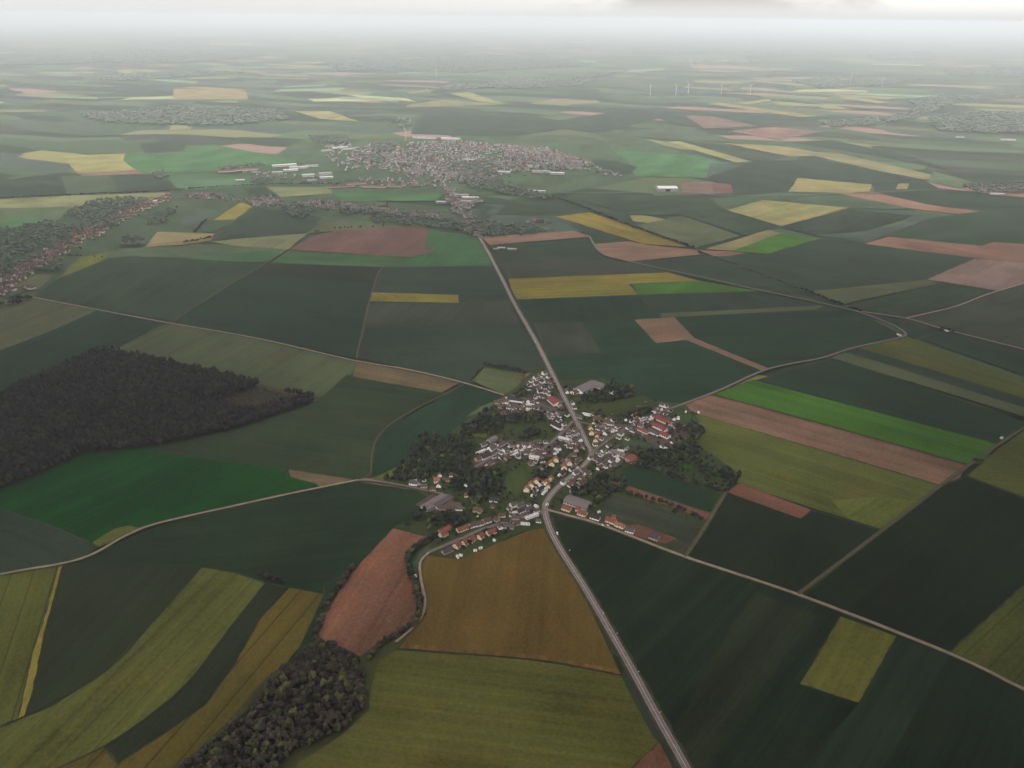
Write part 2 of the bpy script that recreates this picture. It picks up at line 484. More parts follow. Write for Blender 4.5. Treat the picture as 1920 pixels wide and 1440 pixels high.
    ('dnl', '1690,1196 1780,1228 1560,1600 1420,1600 1500,1440 1610,1320 1668,1218', ((1300, 1440), (1530, 1150)), .12, .9),
    ('ol3', '1576,1155 1681,1192 1668,1215 1610,1317 1500,1282', ((1500, 1282), (1576, 1155)), .06, .6),
    ('bn', '800,1040 862,1048 985,996 1022,988 1032,1002 1092,1106 1165,1265 1000,1236 745,1216 790,1150 796,1100 788,1060',
     ((960, 1230), (985, 1000)), .02, .35),
    ('bnl', '752,1206 860,1216 1000,1226 1158,1254 1164,1264 1000,1236 746,1215', None, 0, .9),
    ('ol', '736,1216 1000,1237 1165,1265 1226,1382 1236,1390 1182,1442 1150,1600 420,1600 560,1427 640,1377 690,1300 704,1240',
     ((736, 1216), (1165, 1265)), .06, .6),
    ('rd', '1236,1390 1262,1440 1330,1600 1150,1600 1182,1442', None, 0, .5),
    ('dn', '606,1100 672,1058 606,1165 592,1218 556,1232 562,1212 590,1152 608,1112', None, 0, .5),
    ('rd', '737,990 815,1009 762,1042 770,1080 783,1130 776,1166 722,1196 676,1231 594,1203 600,1160 662,1070',
     ((594, 1203), (737, 990)), 0, .7),
    ('scrub', '405,748 480,722 500,722 575,740 480,772 440,768', None, 0, .6),
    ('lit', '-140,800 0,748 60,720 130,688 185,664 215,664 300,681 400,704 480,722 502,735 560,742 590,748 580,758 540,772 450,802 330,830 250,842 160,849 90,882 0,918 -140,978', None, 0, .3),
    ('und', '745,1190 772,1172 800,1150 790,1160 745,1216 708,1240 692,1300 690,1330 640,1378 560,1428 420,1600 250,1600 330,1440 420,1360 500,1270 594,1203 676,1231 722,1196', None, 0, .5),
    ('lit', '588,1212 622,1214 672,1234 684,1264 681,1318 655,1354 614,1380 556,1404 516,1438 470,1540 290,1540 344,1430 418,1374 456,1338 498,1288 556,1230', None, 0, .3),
    # ---- village gardens, yards, paddocks
    ('scrub', '415,752 470,734 492,727 505,734 566,746 480,772 440,770', None, 0, .6),
    ('gdn', '697,897 742,882 800,845 872,788 905,765 945,741 1000,695 1035,700 1050,712 1130,708 1205,745 1240,752 1285,757 1312,790 1305,830 1390,890 1362,925 1330,985 1290,1040 1130,984 1034,958 1025,990 985,995 862,1048 800,1038 815,1008 738,988 772,972 802,931 782,917',
     None, 0, .5),
    ('olm', '884,713 908,688 984,700 975,722 945,740', None, 0, .4),
    ('grs', '872,782 900,762 945,745 900,775', None, 0, .4),
    ('yg', '697,897 760,868 770,880 712,905', None, 0, .4),
    ('mdw', '948,888 1002,866 990,905 972,930 950,928', None, 0, .6),
    ('mdw', '1098,760 1205,742 1240,753 1180,776 1125,776', None, 0, .5),
    ('mdw', '940,794 1030,796 1022,806 945,806', None, 0, .5),
    ('grm', '1055,813 1074,805 1075,820 1056,819', None, 0, .4),
    ('yg', '885,812 913,812 912,820 888,818', None, 0, .3),
    ('md', '1165,818 1240,836 1232,843 1165,835', None, 0, .5),
    ('mdg', '1268,866 1300,860 1296,878 1272,876', None, 0, .4),
    ('mdg', '1322,880 1376,892 1358,904 1320,892', None, 0, .4),
    ('mdg', '1262,775 1300,778 1305,790 1275,790', None, 0, .4),
    ('dkt', '1165,880 1190,870 1352,928 1334,960 1250,940 1172,910', ((1172, 910), (1334, 960)), .05, .6),
    ('rds', '1140,903 1165,906 1334,963 1328,975 1300,966 1172,922', ((1165, 906), (1334, 963)), 0, .5),
    ('dk2', '1110,962 1140,934 1172,928 1318,984 1288,1036 1225,1012', ((1140, 934), (1318, 984)), 0, .6),
    ('rds', '1160,985 1195,982 1272,1010 1248,1020 1180,1002', None, 0, .5),
    ('yard', '983,715 1010,700 1032,712 1050,742 1060,770 1045,795 1015,785 1000,745', None, 0, .4),
    ('yard', '925,755 948,742 1010,752 1018,770 985,778 940,778', None, 0, .4),
    ('yard', '885,866 905,830 925,820 985,828 1022,832 1060,800 1090,800 1100,845 1060,835 1030,860 960,862 900,880', None, 0, .4),
    ('yard', '1060,735 1108,711 1138,722 1090,740', None, 0, .4),
    ('yard', '1168,806 1190,798 1222,775 1260,782 1300,806 1282,830 1250,843 1188,818', None, 0, .4),
    ('yard', '1112,858 1160,835 1185,855 1150,880 1118,886', None, 0, .4),
    ('yard', '778,946 810,926 842,934 870,952 840,960 800,956', None, 0, .3),
    ('yard', '955,962 990,945 1012,950 1005,972 975,980', None, 0, .3),
    ('yard', '1056,940 1072,933 1110,947 1096,956', None, 0, .3),
    ('yard', '985,920 1010,900 1040,895 1046,902 1018,928', None, 0, .3),
    ('yard', '1110,800 1170,795 1200,800 1160,820 1118,832', None, 0, .4),
]
# narrow pale fields and dark strips far out on the plain
rs = random.Random(21)
STRIPS = []
for _ in range(150):
    cy_ = 46 + 150 * rs.random() ** 1.25
    cx_ = rs.uniform(-150, 2070)
    hw = rs.uniform(22, 75)
    hh = (cy_ - 30) * rs.uniform(.016, .036)
    sl = rs.uniform(-.05, .09) * hw * (cy_ / 200)
    sh = rs.uniform(-.35, .35) * hw
    kind_ = rs.choice(('pale', 'palg', 'palg', 'grs', 'ylm', 'palg', 'dk', 'dkb', 'dkb', 'br2', 'gr2'))
    STRIPS.append((kind_, '%.1f,%.1f %.1f,%.1f %.1f,%.1f %.1f,%.1f' % (cx_ - hw, cy_ - sl, cx_ + hw, cy_ + sl - hh * .2, cx_ + hw + sh, cy_ + sl + hh, cx_ - hw + sh, cy_ - sl + hh), None, 0, .2))
FIELDS = STRIPS + FIELDS
LAYERS = []
LKIND = {}
HALF = 90000.0
z_layer = -4.0


def pip(x, y, poly):
    c = False
    n = len(poly)
    j = n - 1
    for i in range(n):
        xi, yi = poly[i]
        xj, yj = poly[j]
        if (yi > y) != (yj > y) and x < (xj - xi) * (y - yi) / (yj - yi) + xi:
            c = not c
        j = i
    return c


def ground_z(x, y):
    z = -4.1
    for zz, bb, poly in LAYERS:
        if zz > z and bb[0] <= x <= bb[1] and bb[2] <= y <= bb[3] and pip(x, y, poly):
            z = zz
    return z


def wobble(poly, step, amp):
    out = []
    n = len(poly)
    for i in range(n):
        a, b = Vector(poly[i]), Vector(poly[(i + 1) % n])
        d = b - a
        ln = d.length
        k = max(1, min(60, int(ln / step)))
        nrm = Vector((-d.y, d.x)) / max(ln, 1e-6)
        for j in range(k):
            q = a + d * (j / k)
            if j:
                q = q + nrm * random.uniform(-amp, amp)
            out.append((q.x, q.y))
    return out


# the base sheet: a patchwork of distant fields that runs out to the horizon
gm, nt, gb = new_mat('far_farmland')
geo = N(nt, 'ShaderNodeNewGeometry')
rot = N(nt, 'ShaderNodeVectorRotate', rotation_type='Z_AXIS')
rot.inputs['Angle'].default_value = 0.45
L(nt, geo.outputs['Position'], rot.inputs['Vector'])
warp = N(nt, 'ShaderNodeTexNoise')
warp.inputs['Scale'].default_value = 1 / 2600.0
L(nt, geo.outputs['Position'], warp.inputs['Vector'])
wsub = N(nt, 'ShaderNodeVectorMath', operation='MULTIPLY_ADD')
L(nt, warp.outputs['Color'], wsub.inputs[0])
wsub.inputs[1].default_value = (1500, 1500, 0)
L(nt, rot.outputs[0], wsub.inputs[2])
scl = N(nt, 'ShaderNodeVectorMath', operation='MULTIPLY')
L(nt, wsub.outputs[0], scl.inputs[0])
scl.inputs[1].default_value = (1 / 620.0, 1 / 230.0, 0.0)
vor = N(nt, 'ShaderNodeTexVoronoi', distance='CHEBYCHEV', feature='F1', voronoi_dimensions='2D')
vor.inputs['Scale'].default_value = 1.0
vor.inputs['Randomness'].default_value = 0.75
L(nt, scl.outputs[0], vor.inputs['Vector'])
sepc = N(nt, 'ShaderNodeSeparateColor')
L(nt, vor.outputs['Color'], sepc.inputs[0])
ramp = N(nt, 'ShaderNodeValToRGB')
ramp.color_ramp.interpolation = 'CONSTANT'
pal = [(0, K['dk']), (.16, K['md']), (.30, K['dkb']), (.44, K['mdb']), (.57, K['grs']), (.69, K['ylm']), (.73, K['dk2']), (.84, K['olm']),
       (.93, K['br2']), (.965, K['yl'])]
els = ramp.color_ramp.elements
while len(els) < len(pal):
    els.new(0.5)
for e, (p, c) in zip(els, pal):
    e.position = p
    e.color = (*c, 1)
L(nt, sepc.outputs[0], ramp.inputs[0])
L(nt, ramp.outputs[0], gb.inputs['Base Color'])
gb.inputs['Specular IOR Level'].default_value = 0.05
gb.inputs['Roughness'].default_value = 1.0
g_me = MB().add([(-HALF, -HALF, -4.1), (HALF, -HALF, -4.1), (HALF, HALF, -4.1), (-HALF, HALF, -4.1)], [(0, 1, 2, 3)]).mesh('ground')
o = link('ground', g_me, gm)
o['kind'] = 'structure'

for i, (kind, outline, dirp, tram, rows) in enumerate(FIELDS):
    px = P(outline)
    poly = [G(x, y) for x, y in px]
    dist = min(math.hypot(*q) for q in poly)
    z_layer += 0.010 if dist > 5000 else 0.014
    wob = wobble(poly, 14.0 if dist < 2500 else 45.0, 0.7 if dist < 2500 else 2.5)
    if dirp:
        a, b = G(*dirp[0]), G(*dirp[1])
        ang = -math.atan2(b[1] - a[1], b[0] - a[0])
    else:
        ang = random.uniform(0, 3.1)
    rows *= 1.5
    v = random.uniform(0.93, 1.07)
    col = tuple(c * v * random.uniform(0.96, 1.04) for c in K[kind])
    tram *= 1.7
    patch = 1.15 if kind in ('gdn', 'scrub', 'yard', 'bn') else 1.45
    mat = crop_mat(NAMES.get(kind, 'crop_field'), col, ang, rows, tram, i * 37.7, patch)
    me = MB().add([(x, y, z_layer) for x, y in wob], [tuple(range(len(wob)))]).mesh('field')
    if me.polygons[0].normal.z < 0:
        me.flip_normals()
    o = link(NAMES.get(kind, 'crop_field'), me, mat)
    o['kind'] = 'structure'
    xs = [q[0] for q in poly]
    ys = [q[1] for q in poly]
    LAYERS.append((z_layer, (min(xs), max(xs), min(ys), max(ys)), poly))
    LKIND[z_layer] = kind


m_margin = noisy_mat('field_margin_grass', (0.040, 0.044, 0.018), 0.06, .6, .95, (0.016, 0.022, 0.012))
for (z_, bb_, poly_), (kind_, *_r) in zip(list(LAYERS), FIELDS):
    if bb_[2] > 2300 or kind_ in ('gdn', 'yard', 'lit', 'scrub', 'bnl', 'dnl', 'yg', 'dkm') or bb_[1] - bb_[0] < 40:
        continue
    loop = [Vector(q) for q in wobble(poly_, 11.0, 0.5)]
    v, f, n_ = [], [], len(loop)
    for i in range(n_):
        a, b = loop[i - 1], loop[(i + 1) % n_]
        d = (b - a).normalized()
        nr = Vector((-d.y, d.x))
        wv = max(0.12, random.gauss(0.75, .45))
        for sg in (-1, 1):
            q = loop[i] + nr * sg * wv
            v.append((q.x, q.y, z_ + 0.006))
    f = [(2 * i, 2 * i + 1, 2 * ((i + 1) % n_) + 1, 2 * ((i + 1) % n_)) for i in range(n_)]
    o = link('field_margin', MB().add(v, f).mesh('field_margin'), m_margin)
    o['kind'] = 'structure'


# ------------------------------------------------------------------ roads and paths
def smooth(pts, n=8):
    out = []
    for i in range(len(pts) - 1):
        p0 = Vector(pts[max(i - 1, 0)])
        p1 = Vector(pts[i])
        p2 = Vector(pts[i + 1])
        p3 = Vector(pts[min(i + 2, len(pts) - 1)])
        for k in range(n):
            t = k / n
            out.append(0.5 * ((2 * p1) + (p2 - p0) * t + (2 * p0 - 5 * p1 + 4 * p2 - p3) * t * t + (3 * p1 - p0 - 3 * p2 + p3) * t ** 3))
    out.append(Vector(pts[-1]))
    return out


def ribbon(name, mat, outline, w, z, off=0.0, jit=0.0, pts=None, dash=None):
    c = pts or smooth(GP(outline))
    mb = MB()
    v = []
    for i, q in enumerate(c):
        d = (c[min(i + 1, len(c) - 1)] - c[max(i - 1, 0)]).normalized()
        n = Vector((-d.y, d.x))
        e1 = w / 2 + random.uniform(-jit, jit)
        e2 = w / 2 + random.uniform(-jit, jit)
        a = q + n * (off + e1)
        b = q + n * (off - e2)
        v += [(a.x, a.y, z), (b.x, b.y, z)]
    f = [(2 * i, 2 * i + 1, 2 * i + 3, 2 * i + 2) for i in range(len(c) - 1)]
    me = mb.add(v, f).mesh(name)
    o = link(name, me, mat)
    o['kind'] = 'structure'
    return o


ZR = z_layer + 0.05
m_asph = noisy_mat('worn_asphalt', (0.175, 0.138, 0.132), 0.15, 0.35)
m_verge = noisy_mat('road_verge', (0.070, 0.052, 0.036), 0.12, 0.5)
m_grass = noisy_mat('grass_verge', (0.040, 0.050, 0.018), 0.12, 0.4)
m_paint = noisy_mat('road_paint', (0.62, 0.60, 0.58), 0.6, 0.25)
m_track = noisy_mat('chalk_track', (0.26, 0.195, 0.150), 0.1, 0.35)
m_track2 = noisy_mat('dirt_track', (0.088, 0.070, 0.040), 0.1, 0.4)
m_lane = noisy_mat('lane_asphalt', (0.150, 0.118, 0.112), 0.15, 0.3)
MAIN = '795,298 838,352 852,375 872,407 905,455 940,520 966,572 1005,640 1045,720 1076,780 1104,838'
BEND = '1104,838 1109,852 1092,876 1062,900 1036,924 1022,950 1029,986 1051,1030 1100,1108 1172,1232 1232,1342 1287,1440 1350,1560'
for seg in (MAIN, BEND):
    pts = smooth(GP(seg), 10)
    ribbon('verge', m_grass, None, 17, ZR, 0, 1.2, pts)
    ribbon('verge', m_verge, None, 12.5, ZR + .05, 0, .8, pts)
    ribbon('road', m_asph, None, 8.6, ZR + .12, 0, .15, pts)
    ribbon('road_marking', m_paint, None, .40, ZR + .16, 0, 0, pts)
    ribbon('road_marking', m_paint, None, .16, ZR + .16, 3.9, 0, pts)
    ribbon('road_marking', m_paint, None, .16, ZR + .16, -3.9, 0, pts)
TRACKS = [
    ('track', m_track, '-200,1125 0,1077 150,1048 240,1002 300,980 450,946 560,922 672,900 700,901', 4.6, True),
    ('lane', m_lane, '672,900 700,901 760,911 830,926', 5.0, True),
    ('path', m_track2, '672,900 694,888 697,860 703,830 720,806 760,777 842,735 872,719', 2.6, True),
    ('track', m_track, '55,556 180,580 320,606 480,634 660,675 760,692 860,715 945,741', 4.4, True),
    ('path', m_track2, '320,606 420,540 470,510 500,492 540,467', 3.8, False),
    ('path', m_track2, '668,672 684,600 700,540 717,502 760,486 800,475', 3.8, False),
    ('track', m_track, '1024,955 1060,965 1130,985 1285,1044 1500,1116 1780,1225 1920,1292 2100,1370', 5.2, True),
    ('path', m_track2, '1285,1044 1320,990 1358,928 1364,921', 4.5, True),
    ('path', m_track2, '1497,1114 1560,1066 1655,994 1765,910 1820,870 1920,802 2100,695', 4.5, True),
    ('lane', m_lane, '1107,850 1160,812 1220,780 1285,756 1350,731 1440,692 1540,671 1600,652 1670,637 1695,630 1694,621 1660,603 1600,582 1540,568 1420,543 1310,518 1175,489 1130,476 1112,455 1105,442',
     5.5, True),
    ('track', m_track, '1600,582 1700,597 1770,617 1920,655 2100,700', 5.0, False),
    ('track', m_track, '1697,597 1790,575 1840,556 1880,543 1990,510', 5.0, False),
    ('lane', m_lane, '1022,955 1004,966 960,976 905,992 860,1012 805,1035', 6.0, True),
    ('track', m_track, '805,1035 788,1055 790,1090 797,1130 784,1166 742,1204', 3.6, True),
    ('lane', m_lane, '1074,790 1050,815 1023,838 1000,848 960,850 932,853 890,876', 5.5, False),
    ('lane', m_lane, '1080,790 1105,795 1140,800', 4.5, False),
    ('lane', m_lane, '1010,700 1012,725 1030,745 1062,755', 4.5, False),
    ('lane', m_lane, '958,741 985,748 1012,758 1040,768', 4.0, False),
    ('lane', m_lane, '1130,800 1150,812', 4.5, False),
    ('track', m_track2, '905,456 960,520', 1.5, False),
    ('lane', m_lane, '1376,364 1320,362 1270,360 1050,362', 6.0, False),
    ('lane', m_lane, '1320,363 1380,367 1620,362 1760,356 1990,362', 7.0, False),
    ('track', m_track, '356,243 362,232 372,222', 6.0, False),
    ('lane', m_track, '757,238 761,250 760,264', 6.0, False),
    ('lane', m_lane, '0,532 100,470 180,430 240,395 310,370 450,375 560,385 700,395 850,395', 8.0, False),
]
for k, (nm, mt, s, w, verge) in enumerate(TRACKS):
    z = ZR + 0.20 + 0.012 * k
    pts = smooth(GP(s), 8)
    if verge:
        ribbon('verge', m_grass, None, w * 1.6, ZR + 0.012 * k * 0.1 - 0.03, 0, w * .15, pts)
    ribbon(nm, mt, None, w, z, 0, w * .06, pts)
# dark grassy ditches between neighbouring fields
m_ditch = noisy_mat('rough_grass', (0.022, 0.024, 0.012), 0.2, 0.4)
for s, w in (('1336,740 1500,783 1812,870', 3.5), ('1812,892 1920,932 2100,995', 3.0), ('46,1343 200,1256 290,1160 378,1063', 2.0),
             ('0,1362 46,1343', 2.5), ('745,1216 1000,1237 1165,1266', 2.5), ('1300,776 1296,800 1310,868', 3.0), ('498,1093 440,1166 370,1259 320,1310 220,1385', 2.0)):
    ribbon('ditch', m_ditch, None, w, ZR - 0.02, 0, w * .3, smooth(GP(s), 10))
ZG = ZR + 0.02


# ------------------------------------------------------------------ trees
def ico():
    t = (1 + 5 ** .5) / 2
    v = np.array([(-1, t, 0), (1, t, 0), (-1, -t, 0), (1, -t, 0), (0, -1, t), (0, 1, t), (0, -1, -t), (0, 1, -t), (t, 0, -1), (t, 0, 1), (-t, 0, -1), (-t, 0, 1)], float)
    v /= np.linalg.norm(v[0])
    f = np.array([(0, 11, 5), (0, 5, 1), (0, 1, 7), (0, 7, 10), (0, 10, 11), (1, 5, 9), (5, 11, 4), (11, 10, 2), (10, 7, 6), (7, 1, 8), (3, 9, 4), (3, 4, 2), (3, 2, 6), (3, 6, 8), (3, 8, 9),
                  (4, 9, 5), (2, 4, 11), (6, 2, 10), (8, 6, 7), (9, 8, 1)])
    return v, f


OCT_V = np.array([(1, 0, 0), (-1, 0, 0), (0, 1, 0), (0, -1, 0), (0, 0, 1), (0, 0, -1)], float)
OCT_F = np.array([(0, 2, 4), (2, 1, 4), (1, 3, 4), (3, 0, 4), (2, 0, 5), (1, 2, 5), (3, 1, 5), (0, 3, 5)])
ICO_V, ICO_F = ico()


def crown(n, fine, rng):
    """leaf clumps spread through a lobed crown; unit radius about (0,0,1)"""
    bv, bf = (ICO_V, ICO_F) if fine else (OCT_V, OCT_F)
    V, Fs = [], []
    k = 0
    lobes = [(rng.normal(0, .28, 3) * (1, 1, .5), rng.uniform(.62, .85)) for _ in range(4)]
    for i in range(n):
        c, r = lobes[i % 4]
        d = rng.normal(0, 1, 3)
        d[2] = abs(d[2]) * 0.9 - 0.35
        d /= np.linalg.norm(d)
        p = c + d * r * rng.uniform(.6, 1.0)
        s = rng.uniform(.17, .30) if fine else rng.uniform(.26, .44)
        q = bv * (1 + rng.uniform(-.35, .35, (len(bv), 1)))
        a = rng.uniform(0, 6.28)
        R = np.array([(math.cos(a), -math.sin(a), 0), (math.sin(a), math.cos(a), 0), (0, 0, 1)])
        q = (q @ R.T) * s * (1.1, 1.1, .85) + p * (1, 1, .85) + (0, 0, .95)
        V.append(q)
        Fs.append(bf + k)
        k += len(bv)
    return np.concatenate(V), np.concatenate(Fs)


def sub_ico(n):
    v, f = ICO_V.copy(), ICO_F.copy()
    for _ in range(n):
        cache, nf, vl = {}, [], [tuple(q) for q in v]

        def mid(i, j):
            key = (min(i, j), max(i, j))
            if key not in cache:
                m = (np.array(vl[i]) + np.array(vl[j])) / 2
                vl.append(tuple(m / np.linalg.norm(m)))
                cache[key] = len(vl) - 1
            return cache[key]
        for a, b, c in f:
            ab, bc, ca = mid(a, b), mid(b, c), mid(c, a)
            nf += [(a, ab, ca), (b, bc, ab), (c, ca, bc), (ab, bc, ca)]
        v, f = np.array(vl), np.array(nf)
    return v, f


SUB1, SUB2 = sub_ico(1), sub_ico(2)


def lobed(n_lobes, base, rng, clumps=0):
    """a crown of several rounded leafy lobes with a broken outline; unit radius, base at z = 0"""
    V, Fs = [], []
    k = 0

    def put(c, s, bv, bf, rough):
        nonlocal k
        q = bv * (1 + rng.uniform(-rough, rough, (len(bv), 1))) * s + c
        V.append(q)
        Fs.append(bf + k)
        k += len(bv)
    for i in range(n_lobes):
        a = i * 2.4 + rng.uniform(-.4, .4)
        rr = 0 if i == 0 else rng.uniform(.38, .62)
        c = np.array((rr * math.cos(a), rr * math.sin(a), 1.02 if i == 0 else rng.uniform(.62, 1.18)))
        sc = np.array((1, 1, 1.0)) * (.62 if i == 0 else rng.uniform(.34, .52))
        put(c, sc, base[0], base[1], .16)
    for i in range(clumps):
        d = rng.normal(0, 1, 3)
        d[2] = abs(d[2]) - .25
        d /= np.linalg.norm(d)
        put(d * (.86, .86, .80) * rng.uniform(.82, 1.08) + (0, 0, .92), np.array((1, 1, .8)) * rng.uniform(.10, .19), ICO_V, ICO_F, .3)
    return np.concatenate(V), np.concatenate(Fs)


COARSE = [lobed(5, (ICO_V, ICO_F), RNG, 5) for _ in range(10)]
BROWN = [(0, (0.010, 0.009, 0.008)), (.3, (0.036, 0.025, 0.021)), (.55, (0.026, 0.027, 0.014)), (.78, (0.052, 0.038, 0.032)), (.93, (0.046, 0.050, 0.018)), (1, (0.085, 0.088, 0.030))]
DARK = [(0, (0.002, 0.002, 0.003)), (.4, (0.008, 0.008, 0.008)), (.7, (0.017, 0.015, 0.014)), (1, (0.036, 0.031, 0.027))]
GREEN = [(0, (0.0065, 0.0091, 0.0078)), (.5, (0.0169, 0.0208, 0.0143)), (.85, (0.0338, 0.0351, 0.0234)), (.95, (0.0390, 0.0468, 0.0182)), (1, (0.0780, 0.0936, 0.0195))]
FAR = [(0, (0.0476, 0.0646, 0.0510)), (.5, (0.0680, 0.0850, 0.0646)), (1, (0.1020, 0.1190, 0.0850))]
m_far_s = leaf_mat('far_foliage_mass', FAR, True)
m_wood = leaf_mat('brownish_foliage', BROWN, False)
m_wood_s = leaf_mat('brownish_foliage_mass', BROWN, True)
m_dark_s = leaf_mat('dark_foliage_mass', DARK, True)
m_green = leaf_mat('green_foliage', GREEN, False)
m_green_s = leaf_mat('green_foliage_mass', GREEN, True)
m_bark = noisy_mat('bark', (0.06, 0.045, 0.032), 2.0, 0.4)


def scatter(poly, spacing, holes=(), jitter=0.42):
    xs = [p[0] for p in poly]
    ys = [p[1] for p in poly]
    out = []
    y = min(ys)
    row = 0
    while y < max(ys):
        x = min(xs) + (row % 2) * spacing / 2
        while x < max(xs):
            qx = x + random.uniform(-jitter, jitter) * spacing
            qy = y + random.uniform(-jitter, jitter) * spacing
            if pip(qx, qy, poly) and not any(pip(qx, qy, h) for h in holes):
                out.append((qx, qy))
            x += spacing
        y += spacing * 0.87
        row += 1
    return out


def mass(name, pts, rad, h, mat, zfun=None, variants=COARSE):
    """many crowns merged into one mesh; h = height of the crown top in crown radii terms"""
    V, Fs, T = [], [], []
    k = 0
    for (x, y) in pts:
        v, f = variants[random.randrange(len(variants))]
        r = rad * random.choice((random.uniform(.6, 1.0), random.uniform(.9, 1.4)))
        a = random.uniform(0, 6.28)
        ca, sa = math.cos(a), math.sin(a)
        hz = h * random.uniform(.68, 1.25)
        q = np.empty_like(v)
        q[:, 0] = (v[:, 0] * ca - v[:, 1] * sa) * r + x
        q[:, 1] = (v[:, 0] * sa + v[:, 1] * ca) * r + y
        q[:, 2] = v[:, 2] * hz / 1.8 + ZG + (hz * 0.12)
        V.append(q)
        Fs.append(f + k)
        T.append(np.full(len(v), random.random()))
        k += len(v)
    me = np_mesh(name, np.concatenate(V), np.concatenate(Fs), np.concatenate(T))
    return link(name, me, mat)


# -- the wood at the bottom: its nearest trees one by one
crown_fine = []
for i in range(7):
    v, f = lobed(8, SUB1, RNG, 26)
    crown_fine.append(np_mesh('crown', v, f))


def trunk_mesh():
    mb = MB()
    mb.cone((0, 0, -0.3), (0, 0, .55), .075, .05, 7)
    mb.cone((0, 0, .5), (.06, .03, 1.0), .05, .02, 6)
    for k in range(4):
        a = k * 1.6 + .4
        mb.cone((0, 0, .42 + .06 * k), (.42 * math.cos(a), .42 * math.sin(a), .8 + .05 * k), .03, .01, 5)
    return mb.mesh('trunk')


TRUNK = trunk_mesh()
TRUNK.materials.append(m_bark)
CROWN_W, CROWN_G = [], []
for me in crown_fine:
    a = me.copy()
    a.materials.append(m_wood)
    CROWN_W.append(a)
    b = me.copy()
    b.materials.append(m_green)
    CROWN_G.append(b)


def tree(x, y, r, h, label, cat, group, crowns, z=None):
    z = ground_z(x, y) if z is None else z
    t = empty('tree', (x, y, z), random.uniform(0, 6.28))
    tag(t, label, cat, group)
    tr = bpy.data.objects.new('trunk', TRUNK)
    C.objects.link(tr)
    tr.parent = t
    tr.scale = (r * 1.0, r * 1.0, h * .5)
    c = bpy.data.objects.new('crown', random.choice(crowns))
    C.objects.link(c)
    c.parent = t
    c.scale = (r, r * random.uniform(.88, 1.12), h / 1.95)
    c.location = (0, 0, h * .12)
    return t


near_wood = GP('594,1204 622,1208 672,1230 683,1260 681,1316 656,1352 616,1378 556,1402 516,1436 470,1540 296,1540 344,1425 424,1368 462,1332 504,1282 562,1224', 6)
pts = scatter(near_wood, 7.4)
pts.sort(key=lambda p: math.hypot(p[0], p[1]))
vis = [p for p in pts if p[1] > 700]
for k, (x, y) in enumerate(vis[:220]):
    r = random.uniform(3.4, 5.9)
    tree(x, y, r, random.uniform(10, 15.5), 'brownish green broadleaf tree packed into the wood below the red ploughed field', 'tree',
         'trees of the wood below the red field', CROWN_W)
rest = vis[220:] + [p for p in pts if p[1] <= 700]
if rest:
    tag(mass('woodland', rest, 4.9, 12.5, m_wood_s), 'dense brownish wood tapering toward the red ploughed field', 'wood', kind='stuff')

# -- the big dark wood at the left
forest = GP('-140,790 0,738 60,708 130,678 185,654 215,655 300,672 400,695 480,713 502,726 560,733 592,741 582,752 540,766 450,796 330,823 250,836 160,843 90,876 0,913 -140,970', 7)
hole = GP('415,748 470,728 492,722 505,729 570,744 480,768 440,766', 3)
fp = scatter(forest, 8.3, [hole])
tag(mass('forest', fp, 5.1, 15, m_dark_s), 'large dark wood with a brown clearing beside the bright green field', 'forest', kind='stuff')
tag(mass('scrub', scatter(hole, 6.0), 2.6, 2.6, m_wood_s), 'low brownish scrub in the clearing of the dark wood', 'scrub', kind='stuff')

# -- woods round the village
VW = [
    ('867,800 906,769 945,782 940,808 898,813 859,819', 'dark wood along the western edge of the village'),
    ('766,847 789,814 833,816 885,827 880,853 883,876 935,881 943,920 911,933 885,949 875,920 846,910 844,887 807,884 794,900 747,905 719,902 742,881', 'largest dark wood among the village gardens, west of the orange roofs'),
    ('945,776 1023,773 1020,790 950,791', 'long dark strip of trees below the terraced white houses'),
    ('800,991 802,970 833,959 878,962 872,980', 'round dark copse north of the red tiled row'),
    ('1087,743 1102,733 1130,730 1145,712 1190,726 1190,741 1145,752 1096,755', 'wood behind the long grey factory'),
    ('1160,785 1185,765 1215,755 1225,770 1190,785', 'small wood between the meadow and the red roofed farm'),
    ('1113,775 1128,768 1131,780 1116,784', 'compact clump of dark trees beside the meadow'),
    ('1182,846 1209,838 1246,847 1280,823 1302,825 1310,840 1318,866 1340,879 1387,885 1389,900 1359,898 1312,891 1299,866 1265,876 1227,866 1194,860', 'wide belt of trees east of the crossroads'),
    ('1100,889 1177,903 1173,912 1146,928 1133,941 1112,930 1083,930 1062,924 1096,907', 'tangled wood inside the road bend'),
    ('957,740 985,722 988,738 975,746', 'dark square copse beside the northern housing estate'),
    ('760,985 770,960 800,955 795,965 775,985', 'ragged bushes by the grey flat roofed works'),
    ('985,800 1020,805 1000,820 975,824', 'dark trees between the two village lanes'),
    ('1265,803 1290,797 1318,812 1300,828 1285,812', 'dark hedge trees round the red soil yard'),
    ('1010,870 1030,875 1020,895 1000,905 1005,885', 'trees west of the four orange roofs'),
]
for s, lab in VW:
    sp = [q for q in scatter(GP(s, 5), 9.0) if random.random() > .16]
    if sp:
        tag(mass('woodland', sp, 5.0, 11.5, m_green_s), lab, 'wood', kind='stuff')


# -- hedges: one bushy mass each
def hedge(s, w, h, label, mat=None, gaps=0.0, cat='hedge', name='hedge'):
    c = smooth(GP(s), 10)
    pts = []
    for a, b in zip(c[:-1], c[1:]):
        n = max(1, int((b - a).length / (w * 0.55)))
        for k in range(n):
            if random.random() < gaps:
                continue
            q = a.lerp(b, (k + random.random()) / n)
            pts.append((q.x + random.uniform(-.3, .3) * w, q.y + random.uniform(-.3, .3) * w))
    if pts:
        tag(mass(name, pts, w * 0.55, h, mat or m_green_s), label, cat)


